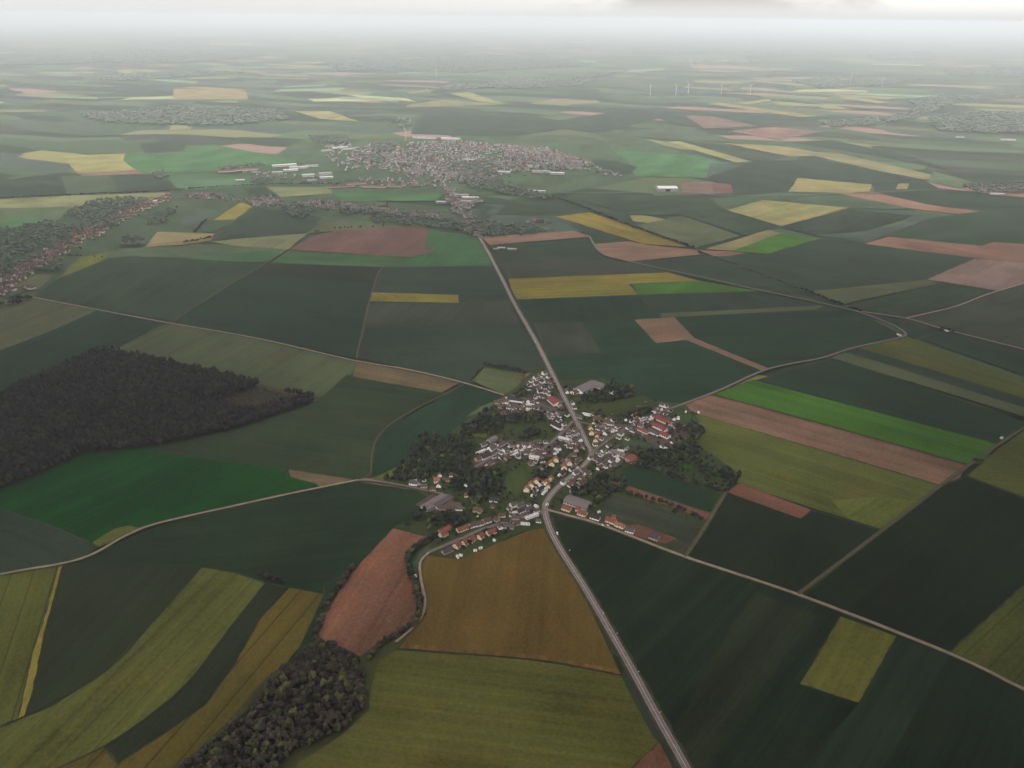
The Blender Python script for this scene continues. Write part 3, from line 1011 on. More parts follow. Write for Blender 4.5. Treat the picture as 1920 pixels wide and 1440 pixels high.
hedge('818,1006 792,1022 770,1040 766,1058 772,1085', 9, 8, 'thick dark hedge between the red field and the village lane')
hedge('774,1088 781,1110 787,1132 784,1160 770,1175 740,1195 715,1212 688,1240', 8, 7.5, 'curving hedge on the right edge of the red field', m_wood_s, .12)
hedge('662,1066 640,1098 618,1130 603,1165 592,1200', 8, 8.5, 'broken hedge on the left edge of the red field', m_wood_s, .18)
hedge('488,1080 505,1084 528,1092', 7, 6, 'short dark thicket at the corner of the olive strip', m_dark_s, .2)
hedge('910,684 935,689 960,692 984,700', 8, 8, 'tall hedge behind the olive paddock north of the village')
hedge('904,690 893,702 884,714', 5, 5, 'thin hedge on the left side of the olive paddock', None, .2)
hedge('1185,872 1240,888 1300,908 1354,922', 9, 8.5, 'upper tree hedge above the dark paddock east of the village')
hedge('1150,915 1177,926 1250,947 1319,978', 8, 7, 'lower tree hedge beside the narrow red strip')
hedge('1388,887 1375,905 1360,922', 7, 7, 'hedge closing the eastern end of the paddocks')
hedge('1277,768 1300,775 1306,778', 4, 3.5, 'clipped hedge at the corner of the brown field')
hedge('1214,749 1240,757', 3.5, 4, 'low hedge above the eastern white houses', None, .2)
hedge('1298,793 1315,803 1318,812 1306,822', 5, 5, 'dark hedge wrapping the eastern red soil yard', m_dark_s)
hedge('345,456 370,452 397,447', 9, 9, 'isolated dark hedge beside the tan field on the left', m_dark_s)
hedge('365,437 375,425 388,413', 8, 8, 'diagonal hedge between two small left meadows', m_dark_s, .2)
hedge('-60,376 120,367 250,362 320,359', 9, 8, 'long thin hedge above the yellow field at far left', m_dark_s, .1)
hedge('320,358 400,352 500,347 560,346 640,345', 9, 8, 'long hedge below the white warehouses', m_dark_s, .25)
hedge('940,363 985,362 1040,371 1110,396 1200,431 1300,465', 9, 8, 'railway hedge above the yellow diagonal field', m_dark_s, .3)
hedge('1310,472 1400,505 1500,543', 6, 4, 'faint hedge continuing past the brown field on the right', m_dark_s, .55)
hedge('1500,543 1560,566 1620,588', 9, 9, 'bushes along the track junction on the right', m_dark_s, .35)
hedge('1762,617 1790,623', 9, 7, 'small thicket beside the right hand track', m_dark_s, .1)
hedge('590,436 620,431 650,428 720,425 790,422', 9, 7, 'scattered bushes above the red field', m_dark_s, .75)
hedge('60,485 100,482 130,480 200,484', 8, 6, 'scattered bushes along the meadow at left', m_dark_s, .7)
hedge('1825,862 1842,866', 6, 4, 'small bush patch at the end of the vivid green strip', None, .2)

# -- far copses and the dark woods of the plain
DM = [
    ('0,428 90,414 150,420 150,452 60,470 0,500 -60,520 -60,440', 'wooded gardens behind the long street village'),
    ('140,388 180,373 278,369 278,386 230,396 150,410 118,405', 'wide copse above the long street village'),
    ('0,505 60,478 100,470 40,502 0,520', 'tree belt touching the red roofs at far left'),
    ('160,405 235,398 220,420 180,430 140,428', 'orchard trees behind the red roofs'),
    ('230,462 270,463 265,440 232,440', 'square copse right of the street village'),
    ('68,497 122,490 108,505 55,513', 'tree clump below the street village'),
    ('0,570 50,553 60,557 0,580', 'trees below the last houses at far left'),
    ('280,404 335,384 312,418 275,418', 'copse beside the pale tower'),
    ('285,322 310,320 320,331 292,334', 'lone copse between two fields far left'),
    ('470,332 510,332 512,342 472,343', 'dark copse beside the white warehouses'),
    ('410,314 495,304 498,309 420,320', 'tree belt above the brown yards'),
    ('640,388 690,386 720,400 640,400', 'trees in the strip village'),
    ('690,406 800,405 880,418 900,436 860,434 760,420 700,416', 'dark wood left of the straight road'),
    ('900,412 1040,430 1000,438 910,442 896,430', 'dark wood right of the straight road'),
    ('845,305 900,300 935,310 930,330 860,332', 'park wood in the middle of the town'),
    ('1010,310 1060,312 1056,322 1015,322', 'tree belt at the eastern side of the town'),
    ('860,330 930,335 1040,372 1000,372 880,350', 'tree belt below the town'),
    ('700,268 740,268 738,283 690,282', 'trees at the upper left of the town'),
    ('580,255 650,252 660,268 590,268', 'copse above the pale sheds'),
    ('680,290 720,292 715,305 680,302', 'wooded garden in the western town'),
    ('1800,345 1920,340 2000,345 2000,362 1830,360', 'dark wood at the right edge'),
    ('530,385 560,378 600,395 560,410 530,400', 'copse under the strip village'),
]
for s, lab in DM:
    pg = GP(s, 5)
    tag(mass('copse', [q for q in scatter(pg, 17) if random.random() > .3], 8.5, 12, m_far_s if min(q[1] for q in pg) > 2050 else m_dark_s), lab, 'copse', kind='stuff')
FW = [
    ('-100,121 0,118 110,98 240,92 330,94 480,104 420,112 330,119 180,118 80,122', 'long bluish wood across the far plain at left'),
    ('180,150 230,140 340,131 470,136 380,142 250,152', 'thin far wood under the long bluish wood'),
    ('730,124 780,110 900,102 1010,104 1090,116 1110,124 960,131 880,137 780,134', 'broad hazy wood right of centre on the far plain'),
    ('600,120 690,104 760,112 720,132 640,134', 'hazy wood left of the broad one'),
    ('760,83 860,80 920,90 840,95 740,92', 'faint wood high on the plain'),
    ('800,168 950,148 1090,142 1180,132 1150,140 1000,158 860,170', 'thin curved wood along a far valley'),
    ('1030,82 1120,76 1140,86 1040,90', 'faint far wood left of the cloud edge'),
    ('1180,90 1260,86 1330,100 1240,104', 'faint far wood under the dark cloud'),
    ('1300,100 1420,96 1500,92 1560,100 1440,106', 'faint far wood on the right plain'),
    ('1770,130 1850,126 2000,133 2000,146 1780,141', 'flat far wood near the right edge'),
    ('1480,152 1530,146 1590,150 1640,146 1740,148 1660,160 1540,166', 'wooded far village on the right'),
    ('1540,230 1640,222 1700,214 1720,200 1700,188 1760,180 2000,176 2000,182 1800,190 1720,222 1640,236 1560,240', 'wooded valley winding on the right'),
    ('1740,222 1800,210 2000,212 2000,252 1840,250 1760,246', 'wooded town at the far right'),
    ('150,215 330,200 520,206 540,225 420,236 280,234 180,228', 'wooded village on the far left plain'),
    ('1620,100 1740,96 1760,110 1640,112', 'faint far wood at upper right'),
    ('740,225 770,222 775,235 750,240', 'small far copse above the town'),
    ('900,162 960,150 1120,150 1080,162 940,168', 'far wood with a hamlet'),
]
BLOB = [lobed(2, (ICO_V, ICO_F), RNG, 0) for _ in range(5)]
for s, lab in FW:
    pg = GP(s, 0)
    xs = [p[0] for p in pg]
    ys = [p[1] for p in pg]
    dmean = sum(ys) / len(ys)
    sp = max(26, dmean / 260)
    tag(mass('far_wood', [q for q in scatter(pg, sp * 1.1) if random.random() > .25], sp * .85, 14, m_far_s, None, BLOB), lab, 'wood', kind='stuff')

# ------------------------------------------------------------------ buildings
WALLC = {'cream': (0.76, 0.66, 0.48), 'white': (0.86, 0.85, 0.83), 'grey': (0.42, 0.39, 0.38), 'pinkish': (0.46, 0.34, 0.30), 'yellow': (0.58, 0.46, 0.24)}
ROOFC = {'orange tile': (0.275, 0.125, 0.070), 'red tile': (0.215, 0.070, 0.052), 'brown tile': (0.105, 0.064, 0.052), 'grey slate': (0.095, 0.078, 0.082),
         'dark slate': (0.045, 0.037, 0.042), 'pale metal': (0.55, 0.53, 0.53), 'grey metal': (0.17, 0.142, 0.146), 'bright red': (0.215, 0.055, 0.048), 'purple slate': (0.075, 0.05, 0.075)}
M_WALL = {k: noisy_mat(k + '_render', v, .35, .22) for k, v in WALLC.items()}
M_ROOF = {k: noisy_mat(k.replace(' ', '_'), v, .5, .35) for k, v in ROOFC.items()}
m_glass, _nt, _b = new_mat('window_glass')
_b.inputs['Base Color'].default_value = (0.03, 0.03, 0.035, 1)
_b.inputs['Roughness'].default_value = 0.25
m_door = noisy_mat('painted_door', (0.10, 0.07, 0.05), 1.0, .3)
m_brick = noisy_mat('chimney_brick', (0.22, 0.11, 0.08), 1.5, .35)
TYPES = {'o': ('cream', 'orange tile'), 'r': ('cream', 'red tile'), 's': ('white', 'grey slate'), 'd': ('white', 'dark slate'), 'b': ('white', 'brown tile'),
         'w': ('white', 'pale metal'), 'g': ('grey', 'grey slate'), 'p': ('pinkish', 'brown tile'), 'y': ('yellow', 'brown tile'), 'm': ('grey', 'grey metal'),
         'u': ('pinkish', 'purple slate')}


def gable_wall(L_, W_, H_, R_, hip=0.0, m=0):
    """walls with pointed gable ends; ridge along X"""
    a, b = L_ / 2, W_ / 2
    v = [(-a, -b, -.6), (a, -b, -.6), (a, b, -.6), (-a, b, -.6), (-a, -b, H_), (a, -b, H_), (a, b, H_), (-a, b, H_), (-a, 0, H_ + R_), (a, 0, H_ + R_)]
    f = [(0, 1, 5, 4), (2, 3, 7, 6), (1, 2, 6, 9, 5), (3, 0, 4, 8, 7), (0, 3, 2, 1), (4, 5, 9, 8), (6, 7, 8, 9)]
    return MB().add(v, f, m)


def gable_roof(L_, W_, H_, R_, m=0, over=.45, th=.22):
    a = L_ / 2 + over
    sl = R_ / (W_ / 2)
    b = W_ / 2 + over
    mb = MB()
    for s in (-1, 1):
        e = H_ - sl * over
        v = []
        for x in (-a, a):
            v += [(x, s * b, e + .03), (x, 0, H_ + R_ + .03), (x, 0, H_ + R_ + .03 + th), (x, s * b, e + .03 + th)]
        f = [(0, 1, 2, 3), (7, 6, 5, 4), (0, 4, 5, 1), (1, 5, 6, 2), (2, 6, 7, 3), (3, 7, 4, 0)]
        if s > 0:
            f = [tuple(reversed(q)) for q in f]
        mb.add(v, f, m)
    return mb


def ordinal(n):
    w = ['first', 'second', 'third', 'fourth', 'fifth', 'sixth', 'seventh', 'eighth', 'ninth', 'tenth', 'eleventh', 'twelfth', 'thirteenth', 'fourteenth', 'fifteenth',
         'sixteenth', 'seventeenth', 'eighteenth', 'nineteenth', 'twentieth']
    return w[n]


HOUSES_AT = []


def house(px, py, typ, L_, W_, H_, R_, ang, label, group, name='house', cat='house', windows=True, chimney=True):
    wall, roof = TYPES[typ]
    x, y = G(px, py, H_ * .5)
    HOUSES_AT.append((x, y, max(L_, W_) / 2))
    t = empty(name, (x, y, ZG), ang)
    tag(t, label, cat, group)
    link('wall', gable_wall(L_, W_, H_, R_).mesh('wall'), M_WALL[wall], t)
    r = link('roof', gable_roof(L_, W_, H_, R_).mesh('roof'), M_ROOF[roof], t)
    if chimney:
        cx = L_ * random.choice((-.3, .28))
        link('chimney', MB().box(cx - .45, cx + .45, -.35, .35, H_ + R_ * .6, H_ + R_ + 1.3).mesh('chimney'), m_brick, r)
    if windows:
        n = max(2, int(L_ / 4))
        for s in (-1, 1):
            dn = random.randrange(n)
            for k in range(n):
                cx = -L_ / 2 + (k + .5) * L_ / n
                yo = s * W_ / 2
                y0, y1 = sorted((yo - s * .05, yo + s * .06))
                if k == dn and s < 0:
                    link('door', MB().box(cx - .55, cx + .55, y0, y1, .05, 2.15).mesh('door'), m_door, t)
                else:
                    link('window', MB().box(cx - .65, cx + .65, y0, y1, .95, 2.3).mesh('window'), m_glass, t)
        for s in (-1, 1):
            xo = s * L_ / 2
            x0, x1 = sorted((xo - s * .05, xo + s * .06))
            link('window', MB().box(x0, x1, -.6, .6, H_ * .9, H_ * .9 + 1.2).mesh('window'), m_glass, t)
    return t


def dirang(a, b):
    p, q = G(*a), G(*b)
    return math.atan2(q[1] - p[1], q[0] - p[0])


# each street or row: phrase, ridge direction, houses as (x, y, type[, length, width, eaves])
ROWS = [
    ('of the row south of the lane', ((857, 1023), (921, 997)), [(839, 1033, 'u', 16, 8, 2.6), (857, 1023, 'r', 11, 9, 3), (872, 1018, 'r', 11, 9, 3.2), (884.5, 1012, 'r', 11, 9, 3), (901, 1006, 'r', 11, 8.5, 3), (921, 998, 'r', 15, 9, 3)]),
    ('of the row north of the lane', ((831, 1002), (913, 976)), [(831, 1002, 'r', 13, 9, 3), (867, 992, 'r', 18, 8, 2.8), (886, 985.5, 'b', 11, 8, 3), (899, 982.5, 'b', 11, 8, 3), (913, 977, 'b', 13, 9, 3)]),
    ('of the garden houses by the copse', ((875, 929), (926, 938)), [(875, 929, 'r', 8, 6, 2.5), (874, 909, 's', 7, 6, 3), (896, 957, 'y', 13, 10, 3.2), (926, 938, 'd', 13, 8, 3), (924, 950, 'p', 6, 5, 2.2)]),
    ('of the houses at the western lane', ((776, 906), (822, 910)), [(776, 906, 's', 14, 9, 3.4), (785, 905, 'g', 10, 8, 3), (812, 917, 'y', 9, 7, 2.6), (819, 901, 'o', 11, 9, 3.4), (823, 910, 'b', 9, 8, 3), (838, 900, 'p', 16, 5, 2.4)]),
    ('of the long roofs by the works', ((835, 953), (863, 954)), [(835, 953, 'p', 18, 9, 3), (853, 948, 'p', 20, 9, 3), (863, 954, 's', 14, 7, 2.8), (846, 955, 'p', 10, 8, 3)]),
    ('of the farm at the road bend', ((965, 960), (1000, 945)), [(955, 954, 's', 8, 5, 3), (963, 947, 's', 11, 9, 3.6), (975, 947, 'g', 14, 8, 3.2), (978, 958, 'd', 18, 7, 3), (990, 955, 'g', 12, 7, 3), (997, 968, 'w', 22, 6, 3), (1006, 958, 's', 10, 6, 3.2), (982, 966, 'g', 12, 6, 3)]),
    ('of the houses above the brown field', ((951, 978), (985, 982)), [(951, 978, 'd', 10, 8, 3), (954, 987, 'g', 16, 9, 3), (967, 971, 'g', 12, 7, 3), (985, 982, 'w', 14, 4, 2.4), (1010, 977, 's', 8, 6, 2.6)]),
    ('of the orange roofs west of the road', ((988, 918), (1006, 902)), [(988, 918, 'o', 10, 9, 3.4), (996, 910, 'o', 11, 9, 3.4), (1006, 902, 'o', 13, 9, 3.4), (1001, 928, 's', 9, 7, 3.4), (1013, 918, 'd', 13, 7, 3), (1021, 923, 'w', 14, 4, 2.5), (1025, 906, 'o', 11, 8, 3.2), (1028, 912, 'o', 8, 6, 2.8), (1033, 899, 'o', 9, 8, 3.4)]),
    ('of the houses round the orange four', ((1034, 870), (1042, 862)), [(1034, 870, 'o', 11, 9, 3.2), (1042, 862.5, 'o', 10, 9, 3.2), (1058, 877, 'o', 11, 9, 3.2), (1067.5, 869, 'o', 10, 9, 3.4), (1065, 861, 'g', 14, 8, 3), (1080, 867, 'g', 13, 7, 3.2), (1054, 888, 'd', 17, 8, 3.2), (1022, 872, 'b', 8, 6, 2.6)]),
    ('of the houses east of the main road', ((1108, 812), (1120, 800)), [(1107.5, 804, 'o', 10, 8, 4), (1109, 812, 'o', 9, 8, 3.6), (1120, 818, 'r', 12, 8, 3.4), (1117, 827, 'o', 9, 8, 4), (1136, 812, 'b', 12, 9, 3), (1127, 823, 's', 9, 6, 3), (1130, 806, 's', 9, 7, 2.6)]),
    ('of the upper northern estate', ((992, 729), (1030, 714)), [(1021, 700, 's', 11, 9, 4), (1004, 708, 'b', 9, 8, 3), (996, 715, 's', 9, 7, 3), (1005, 720, 'b', 12, 7, 2.8), (1017, 716, 'd', 10, 8, 3), (1025, 716, 's', 9, 8, 3), (1028, 707, 'b', 8, 7, 3)]),
    ('of the lower northern estate', ((992, 729), (1030, 724)), [(993, 723, 's', 9, 8, 3.2), (992, 729.5, 'd', 13, 6, 3), (1020, 728, 'd', 10, 8, 3.6), (1013, 735, 'd', 11, 9, 3.6), (1022, 736, 's', 9, 7, 3), (1008, 742, 'b', 12, 7, 2.8), (1032, 725, 's', 10, 7, 3), (1004, 746, 's', 7, 6, 2.5), (1016, 745, 'b', 8, 6, 2.6)]),
    ('of the western housing estate', ((950, 753), (1000, 760)), [(933, 755, 'p', 11, 8, 3), (940, 763, 'p', 11, 8, 3), (950, 753, 's', 8, 7, 3), (967, 751, 'd', 34, 8, 4), (957, 765, 's', 15, 7, 2.8), (965, 762, 's', 8, 7, 3), (974, 765, 'b', 13, 8, 3), (991, 752, 'b', 10, 8, 3), (998, 756, 's', 9, 7, 3), (992, 764, 's', 12, 6, 2.6), (1006, 765, 's', 10, 8, 3), (953, 774, 'd', 12, 8, 3), (944, 775.5, 'b', 8, 6, 2.6), (981, 770, 'b', 9, 7, 2.6)]),
    ('of the houses below the red hall', ((1017, 772), (1047, 787)), [(1014, 772, 's', 8, 6, 3), (1021, 773, 'b', 9, 7, 3), (1029, 773, 's', 8, 7, 3), (1039, 775, 'd', 9, 8, 3.6), (1042, 780.5, 's', 9, 7, 3.2), (1047, 788, 'd', 11, 9, 3.4), (1044, 800, 'd', 26, 8, 4.2), (1058, 796, 's', 9, 6, 3), (1031, 780, 'b', 8, 6, 2.6)]),
    ('beside the white roofed hall', ((1078, 807), (1092, 840)), [(1078, 806, 'b', 9, 7, 3), (1083, 812, 'g', 12, 8, 3.2), (1087, 824, 's', 12, 8, 3.4), (1080, 829, 'p', 12, 8, 3), (1092, 839, 'g', 11, 8, 3), (1080, 843, 'p', 11, 8, 3), (1043, 845, 'w', 11, 6, 3), (1049, 841, 's', 9, 6, 3), (1040, 849, 's', 7, 6, 3), (1068, 838, 'b', 10, 7, 3), (1085, 833, 'b', 10, 7, 3)]),
    ('of the central lane houses', ((983, 834), (1023, 829)), [(977, 842, 's', 9, 7, 3), (983, 834, 's', 8, 6, 3), (991, 836, 'b', 9, 7, 3), (1008, 829, 'g', 13, 8, 3), (1023, 829, 's', 8, 6, 3), (1005, 840, 's', 12, 5, 2.6), (982, 850, 's', 12, 7, 3), (993, 849, 'g', 10, 7, 3), (1008, 851, 'p', 13, 9, 3), (1018, 848, 's', 10, 7, 3), (1015, 857, 'g', 10, 6, 2.8), (999, 832, 'p', 10, 7, 3)]),
    ('of the western lane end', ((898, 862), (940, 842)), [(902, 847, 'w', 20, 5, 2.8), (907, 834, 's', 13, 7, 3), (922, 841, 's', 14, 11, 4), (923, 824, 'm', 20, 10, 3.6), (940, 834, 's', 16, 7, 2.8), (938, 842, 's', 10, 6, 2.6), (920, 853, 's', 12, 7, 3), (897, 861, 'p', 11, 8, 3.4), (911, 857, 'd', 20, 7, 3.4), (928, 848, 'b', 11, 7, 3), (948, 844, 'b', 10, 7, 3)]),
    ('of the lane south side', ((922, 868), (963, 850)), [(915, 873, 'r', 9, 7, 3), (922, 868, 's', 10, 6, 3), (940, 858, 's', 10, 6, 2.8), (951, 859, 'p', 11, 7, 3), (963, 853, 'w', 20, 4, 2.8), (972, 857, 's', 8, 6, 2.8), (1005, 866, 'b', 8, 6, 2.4)]),
    ('of the eastern lane top', ((1226, 775), (1250, 762)), [(1242, 760, 's', 10, 8, 3.6), (1249, 762, 's', 9, 7, 3), (1226, 769, 's', 11, 7, 3), (1232, 773, 'b', 12, 7, 3), (1226, 780, 's', 16, 6, 3), (1237, 780, 'p', 12, 7, 3), (1248, 776, 's', 11, 6, 2.8), (1257, 770, 'b', 8, 6, 2.6)]),
    ('of the factory side houses', ((1064, 733), (1074, 756)), [(1063, 734, 's', 14, 7, 3), (1074, 756, 's', 11, 7, 3), (1077, 765, 'b', 9, 6, 2.8), (1147, 736, 's', 11, 8, 3.6), (1154, 736, 'p', 11, 8, 3)]),
    ('of the houses along the meadow', ((1085, 782), (1145, 795)), [(1086, 782, 'g', 14, 7, 3), (1100, 777, 'w', 16, 6, 3), (1120, 786, 'p', 14, 9, 3), (1134, 791, 'p', 14, 9, 3.2), (1145, 795, 's', 13, 7, 2.8), (1114, 793, 's', 9, 6, 2.6), (1122, 804, 'b', 9, 7, 3)]),
    ('of the eastern lane houses', ((1158, 814), (1200, 790)), [(1158, 801, 's', 11, 6, 3), (1164, 814, 's', 10, 8, 3.6), (1160, 821, 's', 9, 5, 3), (1179, 802, 's', 13, 6, 3), (1190, 780, 'r', 14, 10, 4), (1177, 787, 's', 10, 8, 3.4), (1186, 808, 's', 10, 6, 2.8), (1201, 799, 's', 9, 7, 3), (1192, 789, 'p', 12, 8, 3), (1176, 823, 's', 8, 5, 2.4)]),
    ('of the houses below the crossroads', ((1107, 858), (1140, 836)), [(1107, 859, 's', 9, 6, 3), (1115, 860, 'p', 11, 8, 3), (1122, 864, 'g', 13, 7, 3), (1132, 844, 's', 13, 6, 3), (1141, 836, 's', 10, 6, 3), (1156, 840, 's', 14, 6, 3), (1145, 864, 's', 9, 7, 3), (1132, 869, 'g', 13, 8, 3), (1149, 872, 'g', 12, 7, 3), (1124, 877, 's', 13, 6, 2.8), (1136, 857, 'p', 12, 8, 3), (1176, 841, 'm', 11, 6, 2.6)]),
    ('of the row right of the road', ((1080, 890), (1100, 880)), [(1080, 887, 's', 11, 7, 3), (1102, 888, 's', 12, 7, 3), (1081, 896, 's', 15, 7, 2.8), (1092, 897, 'b', 9, 6, 2.6), (1056, 905, 's', 8, 7, 6), (1088, 905, 'p', 11, 8, 3), (1071, 903, 'p', 10, 7, 3), (1093, 881, 'p', 12, 8, 3)]),
    ('of the row beside the pale track', ((1062, 954), (1180, 995)), [(1062.5, 954, 'r', 14, 9, 3.2), (1083, 955, 'r', 8, 6, 2.6), (1092, 963, 'r', 14, 10, 3.2), (1116, 971, 'd', 15, 8, 2.8), (1146, 977, 'r', 16, 10, 3.2), (1151, 970, 'r', 7, 5, 2.6), (1162.5, 985.6, 'o', 15, 8, 3.4), (1181, 995, 's', 13, 9, 3.2), (1227, 1007.5, 'u', 14, 11, 3.4), (1132, 983, 's', 6, 4, 2.2)]),
]
nh = 0
for phrase, dp, hs in ROWS:
    base = dirang(*dp)
    hs = sorted(hs, key=lambda h: h[0])
    for k, h in enumerate(hs):
        px, py, typ = h[:3]
        L_, W_, H_ = (list(h[3:]) + [11, 8, 3][len(h) - 3:])[:3]
        wall, roof = TYPES[typ]
        if typ in 'or' and L_ < 14:
            L_, W_, H_ = L_ * .92, W_ * 1.1, H_ + .5
        ang = base + (.38 if typ in 'or' and L_ < 14 else 0) + random.uniform(-.12, .12) + (math.pi / 2 if (typ not in 'orwmu' and L_ < 11 and random.random() < .5) else 0)
        R_ = W_ * (.46 if typ not in 'wm' else .16)
        house(px, py, typ, L_, W_, H_, R_, ang, '%s house, %s roof, %s from west %s' % (wall, roof, ordinal(k), phrase), 'village houses')
        nh += 1


OUT = [('985,717 1010,702 1032,714 1045,742 1010,742', 12), ('935,757 950,745 1010,755 1012,768 950,774', 12), ('895,862 915,832 985,836 1022,842 1000,856 940,858', 26), ('1060,810 1078,806 1098,842 1066,840', 10),
       ('1115,858 1160,842 1175,856 1150,876 1124,880', 20), ('1112,792 1150,796 1160,812 1120,822', 9), ('1170,790 1225,776 1238,784 1200,800', 12), ('950,948 1008,948 1004,972 962,974', 12), ('1000,906 1030,902 1022,924 1000,924', 6), ('1080,885 1105,882 1095,905 1070,905', 6), ('1015,770 1050,778 1050,792 1024,782', 8)]
for s_, n_ in OUT:
    pg_ = GP(s_)
    xs_ = [q[0] for q in pg_]
    ys_ = [q[1] for q in pg_]
    got = 0
    for _ in range(400):
        if got >= n_:
            break
        x, y = random.uniform(min(xs_), max(xs_)), random.uniform(min(ys_), max(ys_))
        if not pip(x, y, pg_) or any(math.hypot(x - a, y - b) < c + 3.4 for a, b, c in HOUSES_AT):
            continue
        got += 1
        L_, W_, H_ = random.uniform(4.5, 9), random.uniform(3.5, 5), random.uniform(2.2, 2.8)
        wall, roof = random.choice((('white', 'grey slate'), ('white', 'pale metal'), ('grey', 'grey metal'), ('pinkish', 'brown tile'), ('white', 'brown tile'), ('white', 'grey metal')))
        HOUSES_AT.append((x, y, L_ / 2))
        t = empty('outbuilding', (x, y, ZG), random.choice((.4, 1.97)) + random.uniform(-.3, .3))
        tag(t, 'small %s outbuilding with %s roof crowded between village houses' % (wall, roof), 'outbuilding', 'outbuildings between the village houses')
        link('wall', gable_wall(L_, W_, H_, 1.1).mesh('wall'), M_WALL[wall], t)
        link('roof', gable_roof(L_, W_, H_, 1.1, over=.25, th=.15).mesh('roof'), M_ROOF[roof], t)
        link('door', MB().box(-.6, .6, -W_ / 2 - .06, -W_ / 2 + .05, 0, 2).mesh('door'), m_door, t)


ROADC = [q for seg in (MAIN, BEND, TRACKS[9][2], TRACKS[12][2], TRACKS[14][2]) for q in smooth(GP(seg), 14)]
MORE = [('905,992 985,986 1012,974 950,962', 5), ('1042,878 1072,850 1098,862 1062,898', 6), ('1064,900 1112,888 1104,910 1068,926', 5), ('1112,776 1160,788 1148,800 1112,798', 4), ('1190,792 1244,764 1256,772 1205,800', 4),
        ('775,896 850,890 852,910 790,916', 5), ('1100,842 1130,828 1150,838 1116,856', 3), ('985,870 1022,862 1030,880 1000,888', 3), ('1052,742 1064,770 1076,786 1066,790 1046,764', 3)]
for s_, n_ in MORE:
    pg_ = GP(s_)
    xs_ = [q[0] for q in pg_]
    ys_ = [q[1] for q in pg_]
    got = 0
    for _ in range(500):
        if got >= n_:
            break
        x, y = random.uniform(min(xs_), max(xs_)), random.uniform(min(ys_), max(ys_))
        if not pip(x, y, pg_) or any(math.hypot(x - a, y - b) < c + 5 for a, b, c in HOUSES_AT) or min(math.hypot(x - q.x, y - q.y) for q in ROADC) < 9:
            continue
        got += 1
        typ = random.choice('sbpgdp')
        wall, roof = TYPES[typ]
        d = F0 / W0
        q = RM.transposed() @ Vector((x, y, 1.5 - CAM_H))
        house(W0 / 2 - q.x / q.z * F0, H0 / 2 + q.y / q.z * F0, typ, random.uniform(8, 11), random.uniform(6.5, 8), 3, 3, random.choice((.4, 1.97)) + random.uniform(-.3, .3),
              'muted %s house with %s roof tucked among village gardens' % (wall, roof), 'garden houses of the village')

# -- larger buildings with roofs of their own
def big(px, py, L_, W_, H_, R_, ang, wallm, roofm, label, name, cat, bands=True, chimney=False, n=5):
    x, y = G(px, py, H_ * .5)
    HOUSES_AT.append((x, y, max(L_, W_) / 2))
    t = empty(name, (x, y, ground_z(x, y) if math.hypot(x, y) > 2500 else ZG), ang)
    tag(t, label, cat)
    link('wall', gable_wall(L_, W_, H_, R_).mesh('wall'), wallm, t)
    r = link('roof', gable_roof(L_, W_, H_, R_, over=.7, th=.35).mesh('roof'), roofm, t)
    link('ridge_cap', MB().box(-L_ / 2 - .7, L_ / 2 + .7, -.35, .35, H_ + R_ + .3, H_ + R_ + .55).mesh('ridge_cap'), roofm, r)
    if bands:
        for k in range(n):
            cx = -L_ / 2 + (k + .5) * L_ / n
            w = L_ / n * .30
            for s in (-1, 1):
                y0, y1 = sorted((s * (W_ / 2 - .05), s * (W_ / 2 + .08)))
                link('window', MB().box(cx - w, cx + w, y0, y1, H_ * .45, H_ * .8).mesh('window'), m_glass, t)
    y0, y1 = -1.6, 1.6
    link('door', MB().box(-L_ / 2 - .08, -L_ / 2 + .05, y0, y1, 0, min(3.2, H_ * .8)).mesh('door'), m_door, t)
    return t


MW, MR = M_WALL, M_ROOF
big(1039, 753, 30, 17, 5, 3.2, dirang((1030, 744), (1048, 760)), MW['cream'], MR['bright red'], 'cream village hall with a big plain red roof beside the main road', 'hall', 'hall')
big(1101, 727, 58, 26, 5, 4, dirang((1078, 736), (1122, 716)), MW['white'], MR['grey metal'], 'long grey roofed factory at the northern end of the village', 'factory', 'factory', n=12)
big(1127, 724, 26, 20, 5, 3.5, dirang((1107, 713), (1132, 722)), MW['pinkish'], MR['grey metal'], 'grey wing attached to the factory beside the northern wood', 'factory', 'factory')
big(1079, 735, 18, 14, 4, 2.5, dirang((1078, 736), (1122, 716)), MW['cream'], MR['brown tile'], 'low brown roofed office in front of the grey factory', 'office', 'office')
big(816, 943, 48, 17, 4.5, 1.2, dirang((792, 951), (828, 930)), MW['grey'], MR['grey metal'], 'grey works shed by the western field, nearest the field', 'works', 'works', n=9)
big(829, 941, 36, 16, 4.5, 1.2, dirang((800, 953), (836, 932)), MW['grey'], MR['grey slate'], 'second grey works shed, nearer the trees', 'works', 'works', n=9)
big(1083, 943, 40, 22, 4.5, 3, dirang((1065, 938), (1100, 950)), MW['grey'], MR['grey metal'], 'large grey farm barn inside the road bend', 'barn', 'barn', n=7)
big(1068, 941, 14, 10, 4, 2.5, dirang((1065, 938), (1100, 950)), MW['white'], MR['grey slate'], 'small white farm building left of the grey barn', 'barn', 'barn', n=3)
a_ = dirang((1230, 782), (1262, 796))
big(1244, 789, 36, 11, 4, 2.6, a_, MW['cream'], MR['bright red'], 'uppermost long red roofed farm building east of the village', 'barn', 'barn', n=8)
big(1236, 801.5, 33, 10, 4.6, 2.4, a_, MW['white'], MR['bright red'], 'middle long red roofed farm building with a white wall', 'barn', 'barn', n=8)
big(1246, 816, 21, 11, 4.6, 2.6, a_, MW['white'], MR['bright red'], 'lowest red roofed farm building with a white gable', 'barn', 'barn', n=5)
